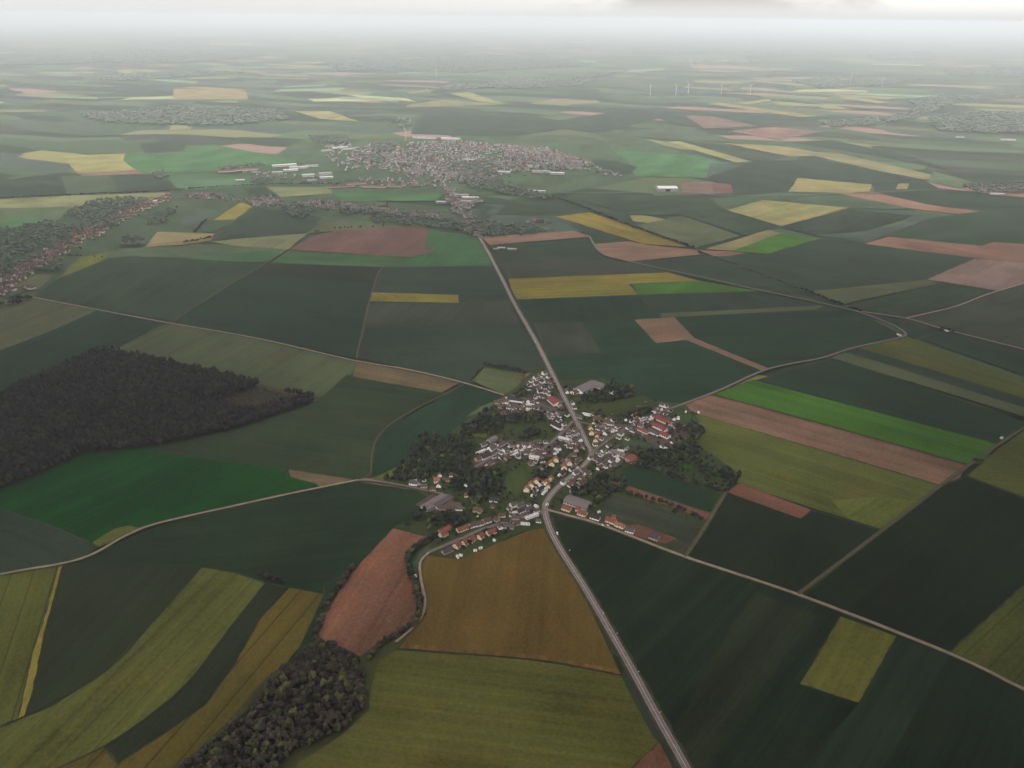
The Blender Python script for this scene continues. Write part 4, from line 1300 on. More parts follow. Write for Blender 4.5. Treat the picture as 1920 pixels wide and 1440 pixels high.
big(1226, 811, 24, 9, 4.2, 2, a_, MW['white'], MR['grey slate'], 'white walled grey roofed shed joined to the lowest red roof', 'barn', 'barn', n=7)
big(1206, 808, 24, 8, 3.4, 2.2, a_, MW['cream'], MR['red tile'], 'low red tiled range west of the farm sheds', 'barn', 'barn', n=5)
big(1271, 797, 26, 12, 4, 2.5, dirang((1258, 800), (1284, 793)), MW['grey'], MR['dark slate'], 'dark roofed barn beside the red soil yard', 'barn', 'barn', n=5)
big(1058, 824, 21, 8, 4.5, 1.0, dirang((1048, 822), (1068, 827)), MW['grey'], MR['pale metal'], 'white roofed hall beside the green triangle', 'hall', 'hall', n=6)
big(1002, 858, 17, 8, 3.6, 1.0, dirang((993, 857), (1010, 860)), MW['white'], MR['pale metal'], 'low shed with a bright white roof in the village centre', 'shed', 'shed', n=4)
big(1160, 851, 28, 10, 4, 2.4, dirang((1147, 847), (1172, 856)), MW['pinkish'], MR['grey metal'], 'long grey roofed barn below the crossroads', 'barn', 'barn', n=6)
big(1182, 861, 20, 16, 4, 3.4, dirang((1173, 868), (1192, 855)), MW['pinkish'], MR['red tile'], 'broad faded red roof at the edge of the eastern trees', 'barn', 'barn', n=3)
big(1166, 846, 9, 5, 3, .6, a_, MW['white'], MR['pale metal'], 'small bright white shed beside the long grey barn', 'shed', 'shed', n=2)
big(834, 993, 20, 9, 3, 2.5, dirang((820, 995), (840, 985)), MW['pinkish'], MR['red tile'], 'dull red roofed barn behind the first house north of the lane', 'barn', 'barn', n=3)
# the big pale hangar on the plain and the town's warehouses
hx = dirang((1232, 352), (1268, 352))
t = big(1250, 352, 88, 60, 13, 5, hx, M_WALL['grey'], M_ROOF['pale metal'], 'pale roofed hangar with a dark open front alone on the plain', 'hangar', 'hangar', bands=False)
for cx in (-27, 27):
    link('side_panel', MB().box(cx - 14, cx + 14, -30.12, -29.95, 0, 9).mesh('side_panel'), M_WALL['grey'], t)
link('opening_shade', MB().box(-11, 11, -30.14, -29.96, 0, 11).mesh('opening_shade'), m_glass, t)  # dark sheet on the closed wall, standing in for shade inside the opening
WH = [(533, 310, 120, 26, 9), (560, 314, 90, 26, 9), (585, 311, 60, 22, 8), (545, 319, 70, 24, 8), (578, 329, 56, 34, 10), (610, 326, 60, 30, 11), (612, 333, 60, 24, 8), (520, 323, 50, 16, 7),
      (612, 282, 60, 18, 7), (637, 277, 90, 24, 8), (655, 279, 70, 18, 7), (585, 338, 40, 14, 6), (450, 338, 40, 14, 6), (668, 344, 90, 20, 7), (640, 350, 120, 16, 6), (700, 350, 110, 20, 7), (740, 349, 70, 16, 7),
      (865, 366, 60, 24, 7), (882, 371, 70, 22, 7), (828, 379, 44, 20, 6), (875, 378, 50, 20, 7), (1010, 358.5, 60, 14, 6), (995, 358, 16, 14, 6), (800, 258.5, 130, 24, 9), (845, 260, 120, 24, 9), (782, 258, 50, 20, 9),
      (1015, 322, 90, 26, 9), (1045, 325, 70, 24, 9), (945, 323, 60, 26, 9), (460, 318, 120, 30, 7), (425, 321, 80, 24, 6), (880, 300, 60, 20, 9), (1000, 312, 60, 18, 8), (940, 465, 26, 9, 4), (960, 467, 30, 9, 4), (930, 467, 18, 9, 4), (1870, 364, 60, 12, 6), (1890, 262, 90, 20, 8), (1800, 257, 50, 18, 7)]
m_shed_w = noisy_mat('warehouse_cladding', (.42, .41, .40), .05, .3)
m_shed_r = [noisy_mat('warehouse_roof', c, .05, .25) for c in ((.44, .43, .43), (.34, .33, .33), (.24, .22, .22))]
WHR = ['pale metal', 'pale metal', 'grey metal', 'pale metal', 'brown tile']
for k, (px, py, L_, W_, H_) in enumerate(WH):
    nm = 'red brown' if (640 <= px <= 745 and py > 340) or px in (460, 425) else 'white'
    wm, rm = (M_WALL['pinkish'], M_ROOF['brown tile']) if nm == 'red brown' else (m_shed_w, m_shed_r[k % 3])
    x, y = G(px, py, H_ * .5)
    t = empty('warehouse', (x, y, ZG), dirang((px - 10, py + (1.2 if px < 700 else -.6)), (px + 10, py)) + random.uniform(-.05, .05))
    where = ('on the far side of town' if py < 290 else 'in the works estate left of town' if px < 640 else 'by the straight road' if py > 440 else 'at the edge of the town' if px < 1100 else 'on the right hand plain')
    rank = sum(1 for q in WH[:k] if q[0] < px) + 1
    tag(t, '%s flat roofed %d metre warehouse %s' % (nm, L_, where), 'warehouse', 'warehouses of the distant town')
    link('wall', gable_wall(L_, W_, H_, W_ * .05).mesh('wall'), wm, t)
    link('roof', gable_roof(L_, W_, H_, W_ * .05, over=.6, th=.3).mesh('roof'), rm, t)

# -- tower, church, wind turbines
x, y = G(292, 386)
t = empty('tower', (x, y, ZG), .3)
tag(t, 'pale square tower block standing over the red roofed street', 'tower')
link('shaft', MB().box(-6.4, 6.4, -6.4, 6.4, -.5, 19).mesh('shaft'), M_WALL['grey'], t)
link('cap', MB().box(-7.2, 7.2, -7.2, 7.2, 19, 20.5).mesh('cap'), M_ROOF['pale metal'], t)
for zz in (4, 9, 14):
    for xx in (-3.2, 3.2):
        link('window', MB().box(xx - 1.2, xx + 1.2, -6.5, -6.32, zz, zz + 2).mesh('window'), m_glass, t)
x, y = G(718, 392)
t = empty('church', (x, y, ZG), .2)
tag(t, 'red brick church with a square tower in the strip village', 'church')
link('nave', gable_wall(30, 12, 9, 6).mesh('nave'), M_WALL['pinkish'], t)
link('roof', gable_roof(30, 12, 9, 6).mesh('roof'), M_ROOF['dark slate'], t)
link('tower', MB().box(15.1, 23, -4, 4, -.5, 22).mesh('tower'), m_brick, t)
link('spire', MB().cone((19, 0, 22), (19, 0, 31), 5, .2, 4).mesh('spire'), M_ROOF['dark slate'], t)
m_white = noisy_mat('white_paint', (0.62, 0.62, 0.62), .2, .05, .5)
for k, (px, py, lab) in enumerate([(1219, 178, 'leftmost of the near wind turbine group'), (1267, 178, 'second wind turbine from left in the near group'), (1290, 175, 'third wind turbine from left in the near group'),
                                   (1352, 176, 'fourth wind turbine from left in the near group'), (1406, 178, 'rightmost of the near wind turbine group'), (818, 145, 'lone white wind turbine left of centre'),
                                   (1297, 124, 'small far white wind turbine above the near group'), (1594, 156, 'white wind turbine beside the wooded far village'), (1654, 162, 'white wind turbine right of the wooded far village')]):
    x, y = G(px, py)
    t = empty('wind_turbine', (x, y, ZG), random.uniform(-.5, .5))
    tag(t, lab + ', white with three blades', 'wind turbine', 'wind turbines on the plain')
    link('tower', MB().cone((0, 0, -1), (0, 0, 85), 2.0, 1.1, 10).mesh('tower'), m_white, t)
    link('nacelle', MB().box(-2, 2, -4, 6, 85, 89).mesh('nacelle'), m_white, t)
    hb = link('hub', MB().cone((0, -4, 87), (0, -7, 87), 2, .8, 10).mesh('hub'), m_white, t)
    a0 = random.uniform(0, 2)
    for j in range(3):
        a = a0 + j * 2.094
        link('blade', MB().cone((math.sin(a) * 1.5, -5.5, 87 + math.cos(a) * 1.5), (math.sin(a) * 42, -5.5, 87 + math.cos(a) * 42), 1.2, .3, 5).mesh('blade'), m_white, hb)

# -- small houses further off: one mesh each, wall and roof as two materials
FAR_T = []
FAR_DESC = []
for wall, roof in (('white', 'brown tile'), ('cream', 'red tile'), ('white', 'grey slate'), ('pinkish', 'brown tile'), ('white', 'red tile')):
    mb = gable_wall(11, 8, 3.6, 3.4, m=0)
    r = gable_roof(11, 8, 3.6, 3.4)
    mb.add(r.v, r.f, 1)
    mb.box(2.6, 3.5, -.4, .4, 5.8, 8.2, 2)
    for cx in (-3.2, 0, 3.2):
        mb.box(cx - .7, cx + .7, -4.06, -3.95, 1, 2.4, 3)
        mb.box(cx - .7, cx + .7, 3.95, 4.06, 1, 2.4, 3)
    me = mb.mesh('house')
    for m in (M_WALL[wall], M_ROOF[roof], m_brick, m_glass):
        me.materials.append(m)
    FAR_T.append(me)
    FAR_DESC.append('%s house with %s roof' % (wall, roof))


def far_house(x, y, rz, s, where, group):
    k = random.choices(range(5), (3, 3, 3, 3, 1))[0]
    o = bpy.data.objects.new('house', FAR_T[k])
    C.objects.link(o)
    o.location = (x, y, ZG)
    o.rotation_euler = (0, 0, rz)
    o.scale = s
    tag(o, 'small %s %s' % (FAR_DESC[k], where), 'house', group)


def along(s, n, spread, where, group):
    c = smooth(GP(s), 10)
    seg = [(b - a).length for a, b in zip(c[:-1], c[1:])]
    tot = sum(seg)
    for k in range(n):
        d = (k + random.uniform(.1, .9)) / n * tot
        i = 0
        while i < len(seg) - 1 and d > seg[i]:
            d -= seg[i]
            i += 1
        a, b = c[i], c[i + 1]
        q = a.lerp(b, min(1, d / seg[i]))
        u = (b - a).normalized()
        nrm = Vector((-u.y, u.x)) * random.choice((-1, 1)) * random.uniform(7, spread)
        sc = random.uniform(.8, 1.25)
        far_house(q.x + nrm.x, q.y + nrm.y, math.atan2(u.y, u.x) + random.choice((0, 0, math.pi / 2)) + random.uniform(-.15, .15), (sc * random.uniform(.9, 1.5), sc, sc), where, group)


along('-30,545 0,528 60,495 120,463 180,432 215,412', 52, 46, 'packed along the left street village', 'houses of the left street village')
along('215,412 240,397 270,385 310,370', 22, 40, 'near the pale tower', 'houses near the pale tower')
along('0,548 25,540 50,545', 12, 30, 'in the group below the street village', 'houses below the street village')


TOWN_W = {k: noisy_mat('distant_' + k, v, .03, .45) for k, v in {'white': (.62, .60, .58), 'cream': (.44, .38, .31), 'pinkish': (.26, .21, .19)}.items()}
TOWN_R = {k: noisy_mat('distant_' + k.replace(' ', '_'), v, .03, .35) for k, v in {'brown tile': (.125, .090, .078), 'red tile': (.16, .085, .07), 'grey slate': (.15, .135, .135)}.items()}


# the town: past the countable houses, one mass
def town(name, label, areas, warm=False):
    V, Fs, Mi = [], [], []
    base = []
    for me in FAR_T:
        me.calc_loop_triangles()
        v = np.array([q.co for q in me.vertices])
        f = np.array([t.vertices for t in me.loop_triangles])
        mi = np.array([t.material_index for t in me.loop_triangles])
        keep = mi < 2
        base.append((v, f[keep], mi[keep]))
    k = 0
    for s, sp, ang, ll in areas:
        for (x, y) in scatter(GP(s), sp):
            if random.random() < .22 or math.sin(x / 85.) + math.sin(y / 150. + x / 210.) + random.uniform(-.6, .6) < -1.7:
                continue
            t = random.choices(range(5), (3, 1, 6, 3, .5))[0]
            v, f, mi = base[t]
            a = ang + random.choice((0, 1.57)) + random.uniform(-.25, .25)
            sc = random.uniform(.85, 1.3)
            lx = sc * random.choice((1, 1, 1.3, 1.8, 2.6)) * ll
            q = np.empty_like(v)
            q[:, 0] = v[:, 0] * lx * math.cos(a) - v[:, 1] * sc * math.sin(a) + x
            q[:, 1] = v[:, 0] * lx * math.sin(a) + v[:, 1] * sc * math.cos(a) + y
            q[:, 2] = v[:, 2] * sc * random.choice((1, 1, 1.5)) + ZG
            V.append(q)
            Fs.append(f + k)
            Mi.append(mi + 2 * t)
            k += len(v)
    me = np_mesh(name, np.concatenate(V), np.concatenate(Fs))
    me.polygons.foreach_set('material_index', np.concatenate(Mi).astype(np.int32))
    mats = []
    for wall, roof in (('white', 'brown tile'), ('cream', 'red tile'), ('white', 'grey slate'), ('pinkish', 'brown tile'), ('white', 'red tile')):
        mats += [TOWN_W[wall], TOWN_R[roof]] if not warm else [M_WALL['cream' if wall == 'white' else 'pinkish'], M_ROOF['red tile' if roof == 'red tile' else 'brown tile']]
    o = link(name, me, mats)
    tag(o, label, 'houses', kind='stuff')


town('distant_town', 'pale crowded houses of the hazy town in the middle distance', [
    ('700,268 860,264 1000,277 1080,300 1120,322 1050,318 960,322 900,345 830,345 760,330 690,310 655,290', 29, .3, 1.0),
    ('600,268 660,266 705,290 690,322 640,322 610,290', 52, .2, 1.2), ('420,322 500,318 640,336 640,346 520,336', 60, .1, 1.3),
    ('930,272 1030,278 1100,302 1170,330 1130,328 1040,305 960,295', 24, -.5, 1.0),
    ('655,335 760,335 830,345 832,352 700,348', 34, .1, 1.2)])
town('distant_houses', 'rows of small houses strung along the far village street', [
    ('345,366 400,362 450,368 455,374 380,376', 24, .1, 1.0), ('455,378 500,366 525,368 528,384 490,390', 22, .5, 1.0),
    ('548,382 600,374 700,388 762,398 830,402 826,409 740,404 640,394 560,388', 23, .1, 1.1)])
town('roadside_houses', 'hazy buildings lining the straight road below the town', [
    ('832,352 852,352 878,390 900,428 885,432 868,410 838,380', 24, 1.0, 1.3), ('858,425 886,428 903,446 880,446', 20, 1.0, 1.0), ('888,428 915,430 910,440 900,440', 20, 1.0, 1.0),
    ('950,412 1010,410 1040,420 980,424', 34, .2, 1.0), ('870,372 900,372 898,390 882,390', 26, .8, 1.4)])
town('street_village', 'crowded red and white roofs behind the left village street', [('-60,560 0,522 60,486 120,456 180,424 240,392 318,365 322,373 250,405 200,428 130,468 70,506 0,558', 21, .75, 1.1)], True)
town('far_village', 'pale specks of houses in the far wooded villages', [
    ('1750,228 1800,214 2000,216 2000,248 1840,248 1764,242', 52, .2, 1.2), ('180,215 330,206 520,210 530,224 420,234 280,230', 60, .2, 1.2),
    ('1480,154 1600,152 1650,156 1560,162', 80, .2, 1.4), ('1270,112 1420,112 1430,116 1280,118', 110, .2, 1.8), ('650,127 680,126 690,131 655,132', 60, .1, 1.5), ('950,152 1010,155 1010,159 950,157', 60, .1, 1.5)])
# trees standing between the distant houses
tt = []
for s, sp in (('690,268 860,264 1010,277 1090,300 1170,330 1050,322 900,348 760,340 650,300', 62), ('548,376 700,384 830,400 830,412 640,404 540,396', 44), ('340,362 460,366 530,362 530,392 450,384', 40),
              ('832,352 860,352 910,440 880,450 838,390', 40), ('-40,560 0,535 120,470 240,400 320,368 335,378 250,412 130,485 10,560', 62)):
    tt += scatter(GP(s), sp)
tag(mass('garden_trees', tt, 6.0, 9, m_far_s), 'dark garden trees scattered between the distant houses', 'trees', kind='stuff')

# -- single garden trees of the village
vg = GP('742,890 800,850 880,790 960,745 1010,700 1060,720 1200,750 1300,790 1300,830 1380,890 1330,975 1200,985 1060,950 1010,985 870,1030 805,1030 830,1000 780,975 800,935', 0)
sing = []
road_pts = []
for seg in [MAIN, BEND] + [s for _, _, s, _, _ in TRACKS]:
    road_pts += [(p.x, p.y) for p in smooth(GP(seg), 12) if 900 < p.y < 2300]
RP = np.array(road_pts)
HP = np.array([(a, b) for a, b, _ in HOUSES_AT])
HR = np.array([c for _, _, c in HOUSES_AT])
for (x, y) in scatter(vg, 11.5):
    if random.random() < .25 or LKIND.get(ground_z(x, y)) not in ('gdn', 'yard'):
        continue
    if (np.hypot(RP[:, 0] - x, RP[:, 1] - y) < 8).any() or (np.hypot(HP[:, 0] - x, HP[:, 1] - y) < HR * .75 + 2.0).any():
        continue
    sing.append((x, y))
random.shuffle(sing)
sing.sort(key=lambda q: math.hypot(q[0], q[1]))
for (x, y) in sing[:80]:
    r = random.uniform(1.8, 4.0)
    tree(x, y, r, r * random.uniform(1.7, 2.3), 'dark rounded garden tree standing among the village houses', 'garden tree', 'garden trees of the village', CROWN_G, ZG)

tag(mass('garden_trees', sing[80:], 3.1, 6.0, m_green_s), 'small dark trees and shrubs scattered through the village gardens', 'trees', kind='stuff')

# ------------------------------------------------------------------ vehicles and small things
CARC = {'white': (0.75, 0.75, 0.75), 'red': (0.25, 0.03, 0.03), 'dark grey': (0.05, 0.05, 0.06), 'silver': (0.45, 0.45, 0.46), 'blue': (0.04, 0.07, 0.2)}
M_CAR = {}
for k, v in CARC.items():
    m, nt_, b_ = new_mat(k.replace(' ', '_') + '_car_paint')
    b_.inputs['Base Color'].default_value = (*v, 1)
    b_.inputs['Roughness'].default_value = .3
    b_.inputs['Specular IOR Level'].default_value = .5
    M_CAR[k] = m
m_tyre = noisy_mat('tyre', (0.02, 0.02, 0.02), 3, .2)


def loft(secs):
    """closed body through cross-sections (x, half width, z0, z1)"""
    mb = MB()
    v = []
    for x, w, z0, z1 in secs:
        v += [(x, -w, z0), (x, w, z0), (x, w * .92, z1), (x, -w * .92, z1)]
    f = []
    for i in range(len(secs) - 1):
        for j in range(4):
            a, b = i * 4 + j, i * 4 + (j + 1) % 4
            f.append((a, a + 4, b + 4, b))
    n = len(v)
    f += [(0, 1, 2, 3), (n - 1, n - 2, n - 3, n - 4)]
    return mb.add(v, f)


def car(px, py, ang, colour, label, van=False):
    x, y = G(px, py, .8)
    t = empty('van' if van else 'car', (x, y, ZR + .5), ang)
    tag(t, label, 'van' if van else 'car', 'vehicles in the village')
    if van:
        link('body', loft([(-2.6, .95, .4, 2.2), (1.3, .98, .4, 2.3), (2.0, .95, .4, 1.4), (2.6, .85, .45, 1.1)]).mesh('body'), M_CAR[colour], t)
        link('windscreen', loft([(1.36, .80, 1.5, 2.25), (1.98, .84, 1.42, 1.5)]).mesh('windscreen'), m_glass, t)
    else:
        link('body', loft([(-2.15, .75, .45, .85), (-1.9, .86, .3, .95), (0, .9, .28, .95), (1.6, .86, .3, .88), (2.1, .72, .4, .7)]).mesh('body'), M_CAR[colour], t)
        link('cabin', loft([(-1.7, .74, .93, 1.0), (-1.1, .70, .93, 1.42), (.2, .70, .93, 1.45), (1.0, .76, .92, .97)]).mesh('cabin'), m_glass, t)
        link('roof', loft([(-1.1, .66, 1.43, 1.47), (.2, .66, 1.45, 1.5)]).mesh('roof'), M_CAR[colour], t)
    wb = 1.75 if van else 1.35
    for sx in (-wb, wb):
        for sy in (-1, 1):
            link('wheel', MB().cone((sx, sy * .66, .32), (sx, sy * .9, .32), .32, .32, 12).mesh('wheel'), m_tyre, t)


rd1 = dirang((1032, 990), (1051, 1030))
car(1045, 1001, rd1, 'white', 'white van on the main road just below the bend', True)
car(1131, 1150, dirang((1100, 1108), (1172, 1232)), 'silver', 'silver car alone on the straight road near the bottom')
car(1004, 641, dirang((1005, 640), (1045, 720)), 'white', 'white car on the straight road above the village')
car(1088, 806, dirang((1076, 780), (1104, 838)), 'dark grey', 'dark grey car on the main road before the crossroads')
car(1259, 831, a_, 'white', 'white van parked in the eastern farm yard', True)
car(1253, 828, a_, 'red', 'red car parked beside the white van in the farm yard')
car(1205, 815, a_, 'silver', 'silver car parked below the low red tiled range')
car(1034, 765, .4, 'blue', 'blue car parked below the red roofed hall')
car(1046, 762, .4, 'white', 'white car parked right of the red roofed hall')
car(1060, 835, .2, 'white', 'white car parked below the white roofed hall')
car(1070, 832, .2, 'dark grey', 'dark grey car parked right of the white roofed hall')
car(946, 970, dirang((905, 992), (960, 976)), 'white', 'white car on the lane between the two rows')
car(1140, 985, dirang((1130, 985), (1285, 1044)), 'white', 'white car stopped on the pale track')
car(803, 950, .5, 'white', 'white van parked in front of the grey works', True)
car(813, 951, .5, 'silver', 'silver car parked in front of the grey works')
car(822, 949, .5, 'red', 'red car parked in front of the grey works')


def shed(px, py, L_, W_, ang, label, roof='pale metal'):
    x, y = G(px, py, 1)
    t = empty('shed', (x, y, ZG), ang)
    tag(t, label, 'shed')
    link('wall', gable_wall(L_, W_, 2.2, .9).mesh('wall'), M_WALL['white'], t)
    link('roof', gable_roof(L_, W_, 2.2, .9, over=.2, th=.12).mesh('roof'), M_ROOF[roof], t)
    link('door', MB().box(-.5, .5, -W_ / 2 - .06, -W_ / 2 + .04, 0, 1.9).mesh('door'), m_door, t)


for px, py, l, w, lab in [(891, 1032, 5, 3, 'left of two white garden sheds behind the red tiled row'), (901, 1027.5, 5, 3, 'right of two white garden sheds behind the red tiled row'), (927, 1013, 4, 3, 'small white shed in the garden of the last red tiled house'),
                          (778, 1080, 4, 3, 'lone white hut beside the curving farm track'), (780, 1161, 4, 2.5, 'white hut hidden in the hedge by the brown field'), (858, 1044, 6, 3, 'white shed at the corner of the brown field'), (864, 1041, 5, 3, 'second white shed at the corner of the brown field'),
                          (1244, 839, 14, 2.5, 'long low white shed along the farm yard edge'), (1123, 960, 4, 3, 'white garden hut behind the dark roofed track house'), (1026, 946, 4, 3, 'small white kiosk at the road bend'),
                          (936, 926, 4, 3, 'small white hut in the central meadow'), (895, 967, 4, 3, 'white hut below the yellow house'), (1310, 773, 4, 3, 'small white hut at the brown field corner'), (1286, 772, 4, 3, 'pale hut beside the eastern lane end'),
                          (1265, 786, 9, 5, 'pale cream open shed beside the uppermost red roof'), (1272, 784, 10, 5, 'second pale shed beside the uppermost red roof'), (1878, 821, 6, 4, 'white trailer shed at the end of the dark teal field'), (1686, 628, 12, 5, 'white shed where the lane turns back'),
                          (1775, 620, 10, 6, 'pale hut in the small thicket by the right track')]:
    shed(px, py, l, w, random.uniform(0, 3), lab)


def road_sign(px, py, label):
    x, y = G(px, py, 0)
    t = empty('road_sign', (x, y, ZR), .4)
    tag(t, label, 'road sign', 'white signs along the main road')
    link('post', MB().cone((0, 0, -.3), (0, 0, 2.4), .06, .06, 8).mesh('post'), M_WALL['grey'], t)
    link('panel', MB().box(-.9, .9, -.05, .03, 1.6, 2.8).mesh('panel'), m_white, t)


for px, py, lab in [(1068, 1034, 'white sign right of the main road, nearest the village'), (1157, 1190, 'white sign right of the main road, third from the bottom'), (1197, 1262, 'white sign right of the main road, second from the bottom'),
                    (1238, 1338, 'white sign right of the main road, lowest in view')]:
    road_sign(px, py, lab)

# ------------------------------------------------------------------ haze
HZ_DENS = 5.6e-5
B = HALF + 2000
me = MB().box(-B, B, -B, B, -5.1, CAM_H + 14).mesh('haze')
hm = bpy.data.materials.new('haze')
hm.use_nodes = True
hn = hm.node_tree
hn.nodes.clear()
ho = hn.nodes.new('ShaderNodeOutputMaterial')
hv = hn.nodes.new('ShaderNodeVolumePrincipled')
hv.inputs['Color'].default_value = (0.885, 0.95, 1.0, 1)
hv.inputs['Anisotropy'].default_value = 0.4
hv.inputs['Density'].default_value = HZ_DENS
hn.links.new(hv.outputs[0], ho.inputs['Volume'])
hz = link('haze', me, hm)
hz['kind'] = 'stuff'
hz['label'] = 'pale haze filling the air over the plain'
hz['category'] = 'haze'

# ------------------------------------------------------------------ unseen cloud layer added to dim the near land and air
CL_T = 0.365          # light that passes each of the two faces
nx, ny = 82, 62
X0, X1, Y0, Y1 = -8200, 8200, -7400, 4700
V, Fc = [], []
for layer in (0, 1):
    for j in range(ny + 1):
        for i in range(nx + 1):
            x = X0 + (X1 - X0) * i / nx
            y = Y0 + (Y1 - Y0) * j / ny
            e = min(i, nx - i, j, ny - j) / 8.0
            e = min(1.0, e)
            z = 960 + (90 * e * (1 if layer else -1)) + RNG.normal(0, 12) + 40 * math.sin(x / 900.0) * math.cos(y / 700.0)
            V.append((x, y, max(z, 800)))
n1 = (nx + 1) * (ny + 1)
for j in range(ny):
    for i in range(nx):
        a = j * (nx + 1) + i
        q = (a, a + 1, a + nx + 2, a + nx + 1)
        Fc.append(tuple(reversed(q)))
        Fc.append(tuple(k + n1 for k in q))
me = MB().add(V, Fc).mesh('added_cloud')
for p in me.polygons:
    p.use_smooth = True
cm = bpy.data.materials.new('added_cloud_shade')
cm.use_nodes = True
cn = cm.node_tree
cn.nodes.clear()
co = cn.nodes.new('ShaderNodeOutputMaterial')
tr = cn.nodes.new('ShaderNodeBsdfTransparent')
df = cn.nodes.new('ShaderNodeBsdfDiffuse')
df.inputs['Color'].default_value = (.8, .8, .8, 1)
mx = cn.nodes.new('ShaderNodeMixShader')
geo = cn.nodes.new('ShaderNodeNewGeometry')
nz = cn.nodes.new('ShaderNodeTexNoise')
nz.inputs['Scale'].default_value = 1 / 1100.0
nz.inputs['Detail'].default_value = 4
cn.links.new(geo.outputs['Position'], nz.inputs['Vector'])
ln = cn.nodes.new('ShaderNodeVectorMath')
ln.operation = 'MULTIPLY'
ln.inputs[1].default_value = (1 / 7000.0, 1 / 5300.0, 0)
cs = cn.nodes.new('ShaderNodeVectorMath')
cs.operation = 'ADD'
cs.inputs[1].default_value = (0, 1500, 0)
cn.links.new(geo.outputs['Position'], cs.inputs[0])
cn.links.new(cs.outputs[0], ln.inputs[0])
le = cn.nodes.new('ShaderNodeVectorMath')
le.operation = 'LENGTH'
cn.links.new(ln.outputs[0], le.inputs[0])
ad = math_node(cn, 'ADD', le.outputs['Value'], math_node(cn, 'MULTIPLY', math_node(cn, 'SUBTRACT', nz.outputs['Fac'], .5), 0.9))
mr = cn.nodes.new('ShaderNodeMapRange')
mr.interpolation_type = 'SMOOTHSTEP'
mr.inputs['From Min'].default_value = 0.62
mr.inputs['From Max'].default_value = 1.0
mr.inputs['To Min'].default_value = 1 - CL_T
mr.inputs['To Max'].default_value = 0.0
cn.links.new(ad, mr.inputs['Value'])
# a soft gap cut in the added layer so sun brightens the village
hs = cn.nodes.new('ShaderNodeVectorMath')
hs.operation = 'SUBTRACT'
hs.inputs[1].default_value = (-400, 260, 0)
cn.links.new(geo.outputs['Position'], hs.inputs[0])
hm2 = cn.nodes.new('ShaderNodeVectorMath')
hm2.operation = 'MULTIPLY'
hm2.inputs[1].default_value = (1 / 760.0, 1 / 620.0, 0)
cn.links.new(hs.outputs[0], hm2.inputs[0])
hl = cn.nodes.new('ShaderNodeVectorMath')
hl.operation = 'LENGTH'
cn.links.new(hm2.outputs[0], hl.inputs[0])
hr = cn.nodes.new('ShaderNodeMapRange')
hr.interpolation_type = 'SMOOTHSTEP'
hr.inputs['From Min'].default_value = 0.55
hr.inputs['From Max'].default_value = 1.05
cn.links.new(hl.outputs['Value'], hr.inputs['Value'])
cn.links.new(math_node(cn, 'MULTIPLY', mr.outputs[0], hr.outputs[0]), mx.inputs['Fac'])
cn.links.new(tr.outputs[0], mx.inputs[1])
cn.links.new(df.outputs[0], mx.inputs[2])
cn.links.new(mx.outputs[0], co.inputs['Surface'])
cl = link('added_cloud', me, cm)  # stays out of view, added only for the shade it throws
cl['kind'] = 'structure'

# ------------------------------------------------------------------ sky and sun
SUN_EL, SUN_AZ = 38.0, 205.0       # azimuth clockwise from +Y
w = bpy.data.worlds.new('World')
S.world = w
w.use_nodes = True
wn = w.node_tree
wn.nodes.clear()
wo = wn.nodes.new('ShaderNodeOutputWorld')
bg = wn.nodes.new('ShaderNodeBackground')
bg.inputs['Strength'].default_value = 0.1
sky = wn.nodes.new('ShaderNodeTexSky')
sky.sky_type = 'NISHITA'
sky.sun_disc = False
sky.sun_elevation = math.radians(SUN_EL)
sky.sun_rotation = math.radians(SUN_AZ)
tc = wn.nodes.new('ShaderNodeTexCoord')
sp = wn.nodes.new('ShaderNodeSeparateXYZ')
wn.links.new(tc.outputs['Generated'], sp.inputs[0])
# overcast: brighter overhead than near the horizon
zr = wn.nodes.new('ShaderNodeMapRange')
zr.inputs['From Min'].default_value = 0.03
zr.inputs['From Max'].default_value = 0.8
zr.inputs['To Min'].default_value = 8.6
zr.inputs['To Max'].default_value = 27.0
wn.links.new(sp.outputs['Z'], zr.inputs['Value'])
# brighter toward the right, with one ragged grey cloud base hanging low there
azn = math_node(wn, 'ARCTAN2', sp.outputs['X'], sp.outputs['Y'])
br = wn.nodes.new('ShaderNodeMapRange')
br.inputs['From Min'].default_value = -.45
br.inputs['From Max'].default_value = .42
br.inputs['To Min'].default_value = .93
br.inputs['To Max'].default_value = 1.42
wn.links.new(azn, br.inputs['Value'])
# at the very horizon the mist evens everything out
hz_ = wn.nodes.new('ShaderNodeMapRange')
hz_.interpolation_type = 'SMOOTHSTEP'
hz_.inputs['From Min'].default_value = .001
hz_.inputs['From Max'].default_value = .026
wn.links.new(sp.outputs['Z'], hz_.inputs['Value'])
st = wn.nodes.new('ShaderNodeVectorMath')
st.operation = 'MULTIPLY'
st.inputs[1].default_value = (9.0, 9.0, 26.0)
wn.links.new(tc.outputs['Generated'], st.inputs[0])
cz = wn.nodes.new('ShaderNodeTexNoise')
cz.inputs['Scale'].default_value = 1.0
cz.inputs['Detail'].default_value = 6
cz.inputs['Roughness'].default_value = .5
wn.links.new(st.outputs[0], cz.inputs['Vector'])
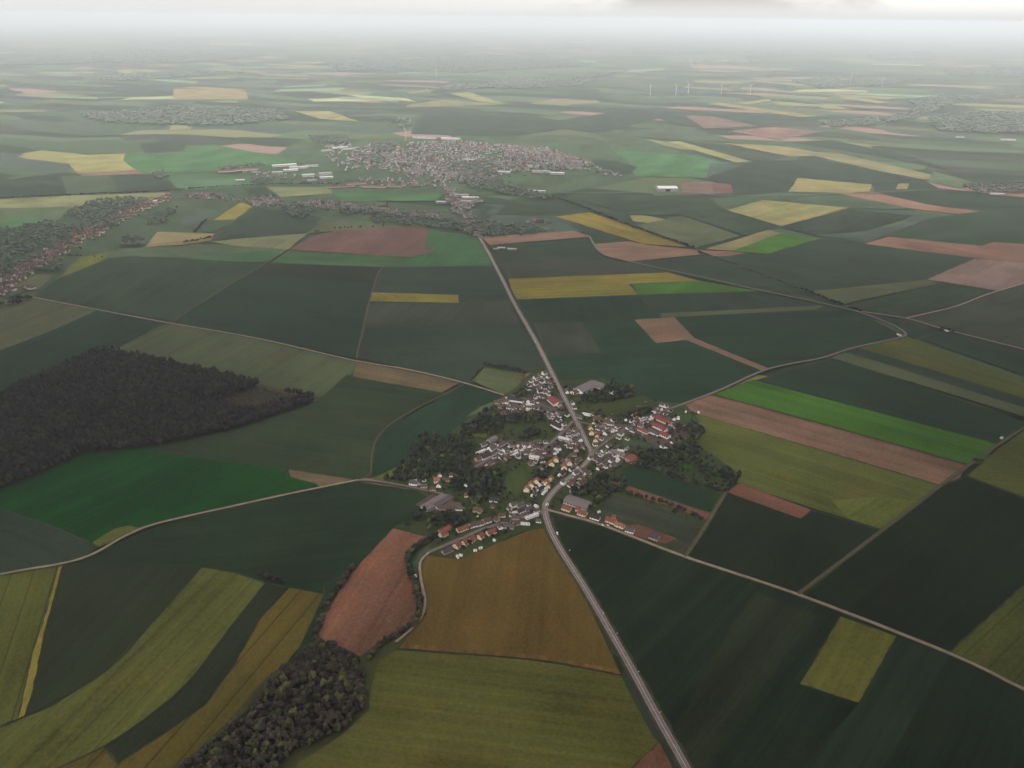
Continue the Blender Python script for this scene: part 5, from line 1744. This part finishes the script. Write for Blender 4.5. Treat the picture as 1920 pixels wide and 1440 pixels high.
# where the grey base hangs
dz = math_node(wn, 'DIVIDE', math_node(wn, 'ABSOLUTE', math_node(wn, 'SUBTRACT', azn, .215)), .20)
near = math_node(wn, 'SUBTRACT', 1.0, math_node(wn, 'MULTIPLY', dz, dz))
lift = math_node(wn, 'MULTIPLY', math_node(wn, 'ABSOLUTE', sp.outputs['Z']), 8.0)
amt = math_node(wn, 'ADD', math_node(wn, 'MULTIPLY', near, .40), math_node(wn, 'ADD', cz.outputs['Fac'], math_node(wn, 'MULTIPLY', lift, -.4)))
cr = wn.nodes.new('ShaderNodeMapRange')
cr.interpolation_type = 'SMOOTHSTEP'
cr.inputs['From Min'].default_value = .50
cr.inputs['From Max'].default_value = .78
cr.inputs['To Min'].default_value = 1.0
cr.inputs['To Max'].default_value = .58
wn.links.new(amt, cr.inputs['Value'])
val0 = math_node(wn, 'MULTIPLY', math_node(wn, 'MULTIPLY', zr.outputs[0], br.outputs[0]), cr.outputs[0])
vm = wn.nodes.new('ShaderNodeVectorMath')
vm.operation = 'SCALE'
vm.inputs[0].default_value = (1.02, .975, .93)
wn.links.new(val0, vm.inputs['Scale'])
mv = wn.nodes.new('ShaderNodeMix')
mv.data_type = 'RGBA'
mv.inputs['A'].default_value = (9.5, 9.65, 9.65, 1)
wn.links.new(hz_.outputs[0], mv.inputs['Factor'])
wn.links.new(vm.outputs[0], mv.inputs['B'])
mxw = wn.nodes.new('ShaderNodeMix')
mxw.data_type = 'RGBA'
mxw.inputs['Factor'].default_value = .9
wn.links.new(sky.outputs[0], mxw.inputs['A'])
wn.links.new(mv.outputs['Result'], mxw.inputs['B'])
wn.links.new(mxw.outputs['Result'], bg.inputs['Color'])
wn.links.new(bg.outputs[0], wo.inputs['Surface'])

sd = bpy.data.lights.new('sun', 'SUN')
sd.energy = 2.5
sd.angle = math.radians(10)
sd.color = (1.0, .95, .88)
so = bpy.data.objects.new('sun', sd)
C.objects.link(so)
el, az = math.radians(SUN_EL), math.radians(SUN_AZ)
dv = Vector((math.sin(az) * math.cos(el), math.cos(az) * math.cos(el), math.sin(el)))
so.rotation_euler = dv.to_track_quat('Z', 'Y').to_euler()
so.location = dv * 1500

# ------------------------------------------------------------------ render settings
S.view_settings.view_transform = 'Standard'
S.view_settings.look = 'None'
S.view_settings.gamma = 1
S.view_settings.exposure = 0
S.render.engine = 'CYCLES'
cy = S.cycles
cy.max_bounces = 4
cy.diffuse_bounces = 2
cy.glossy_bounces = 2
cy.transparent_max_bounces = 8
cy.volume_bounces = 0
cy.use_denoising = True
cy.caustics_reflective = False
cy.caustics_refractive = False
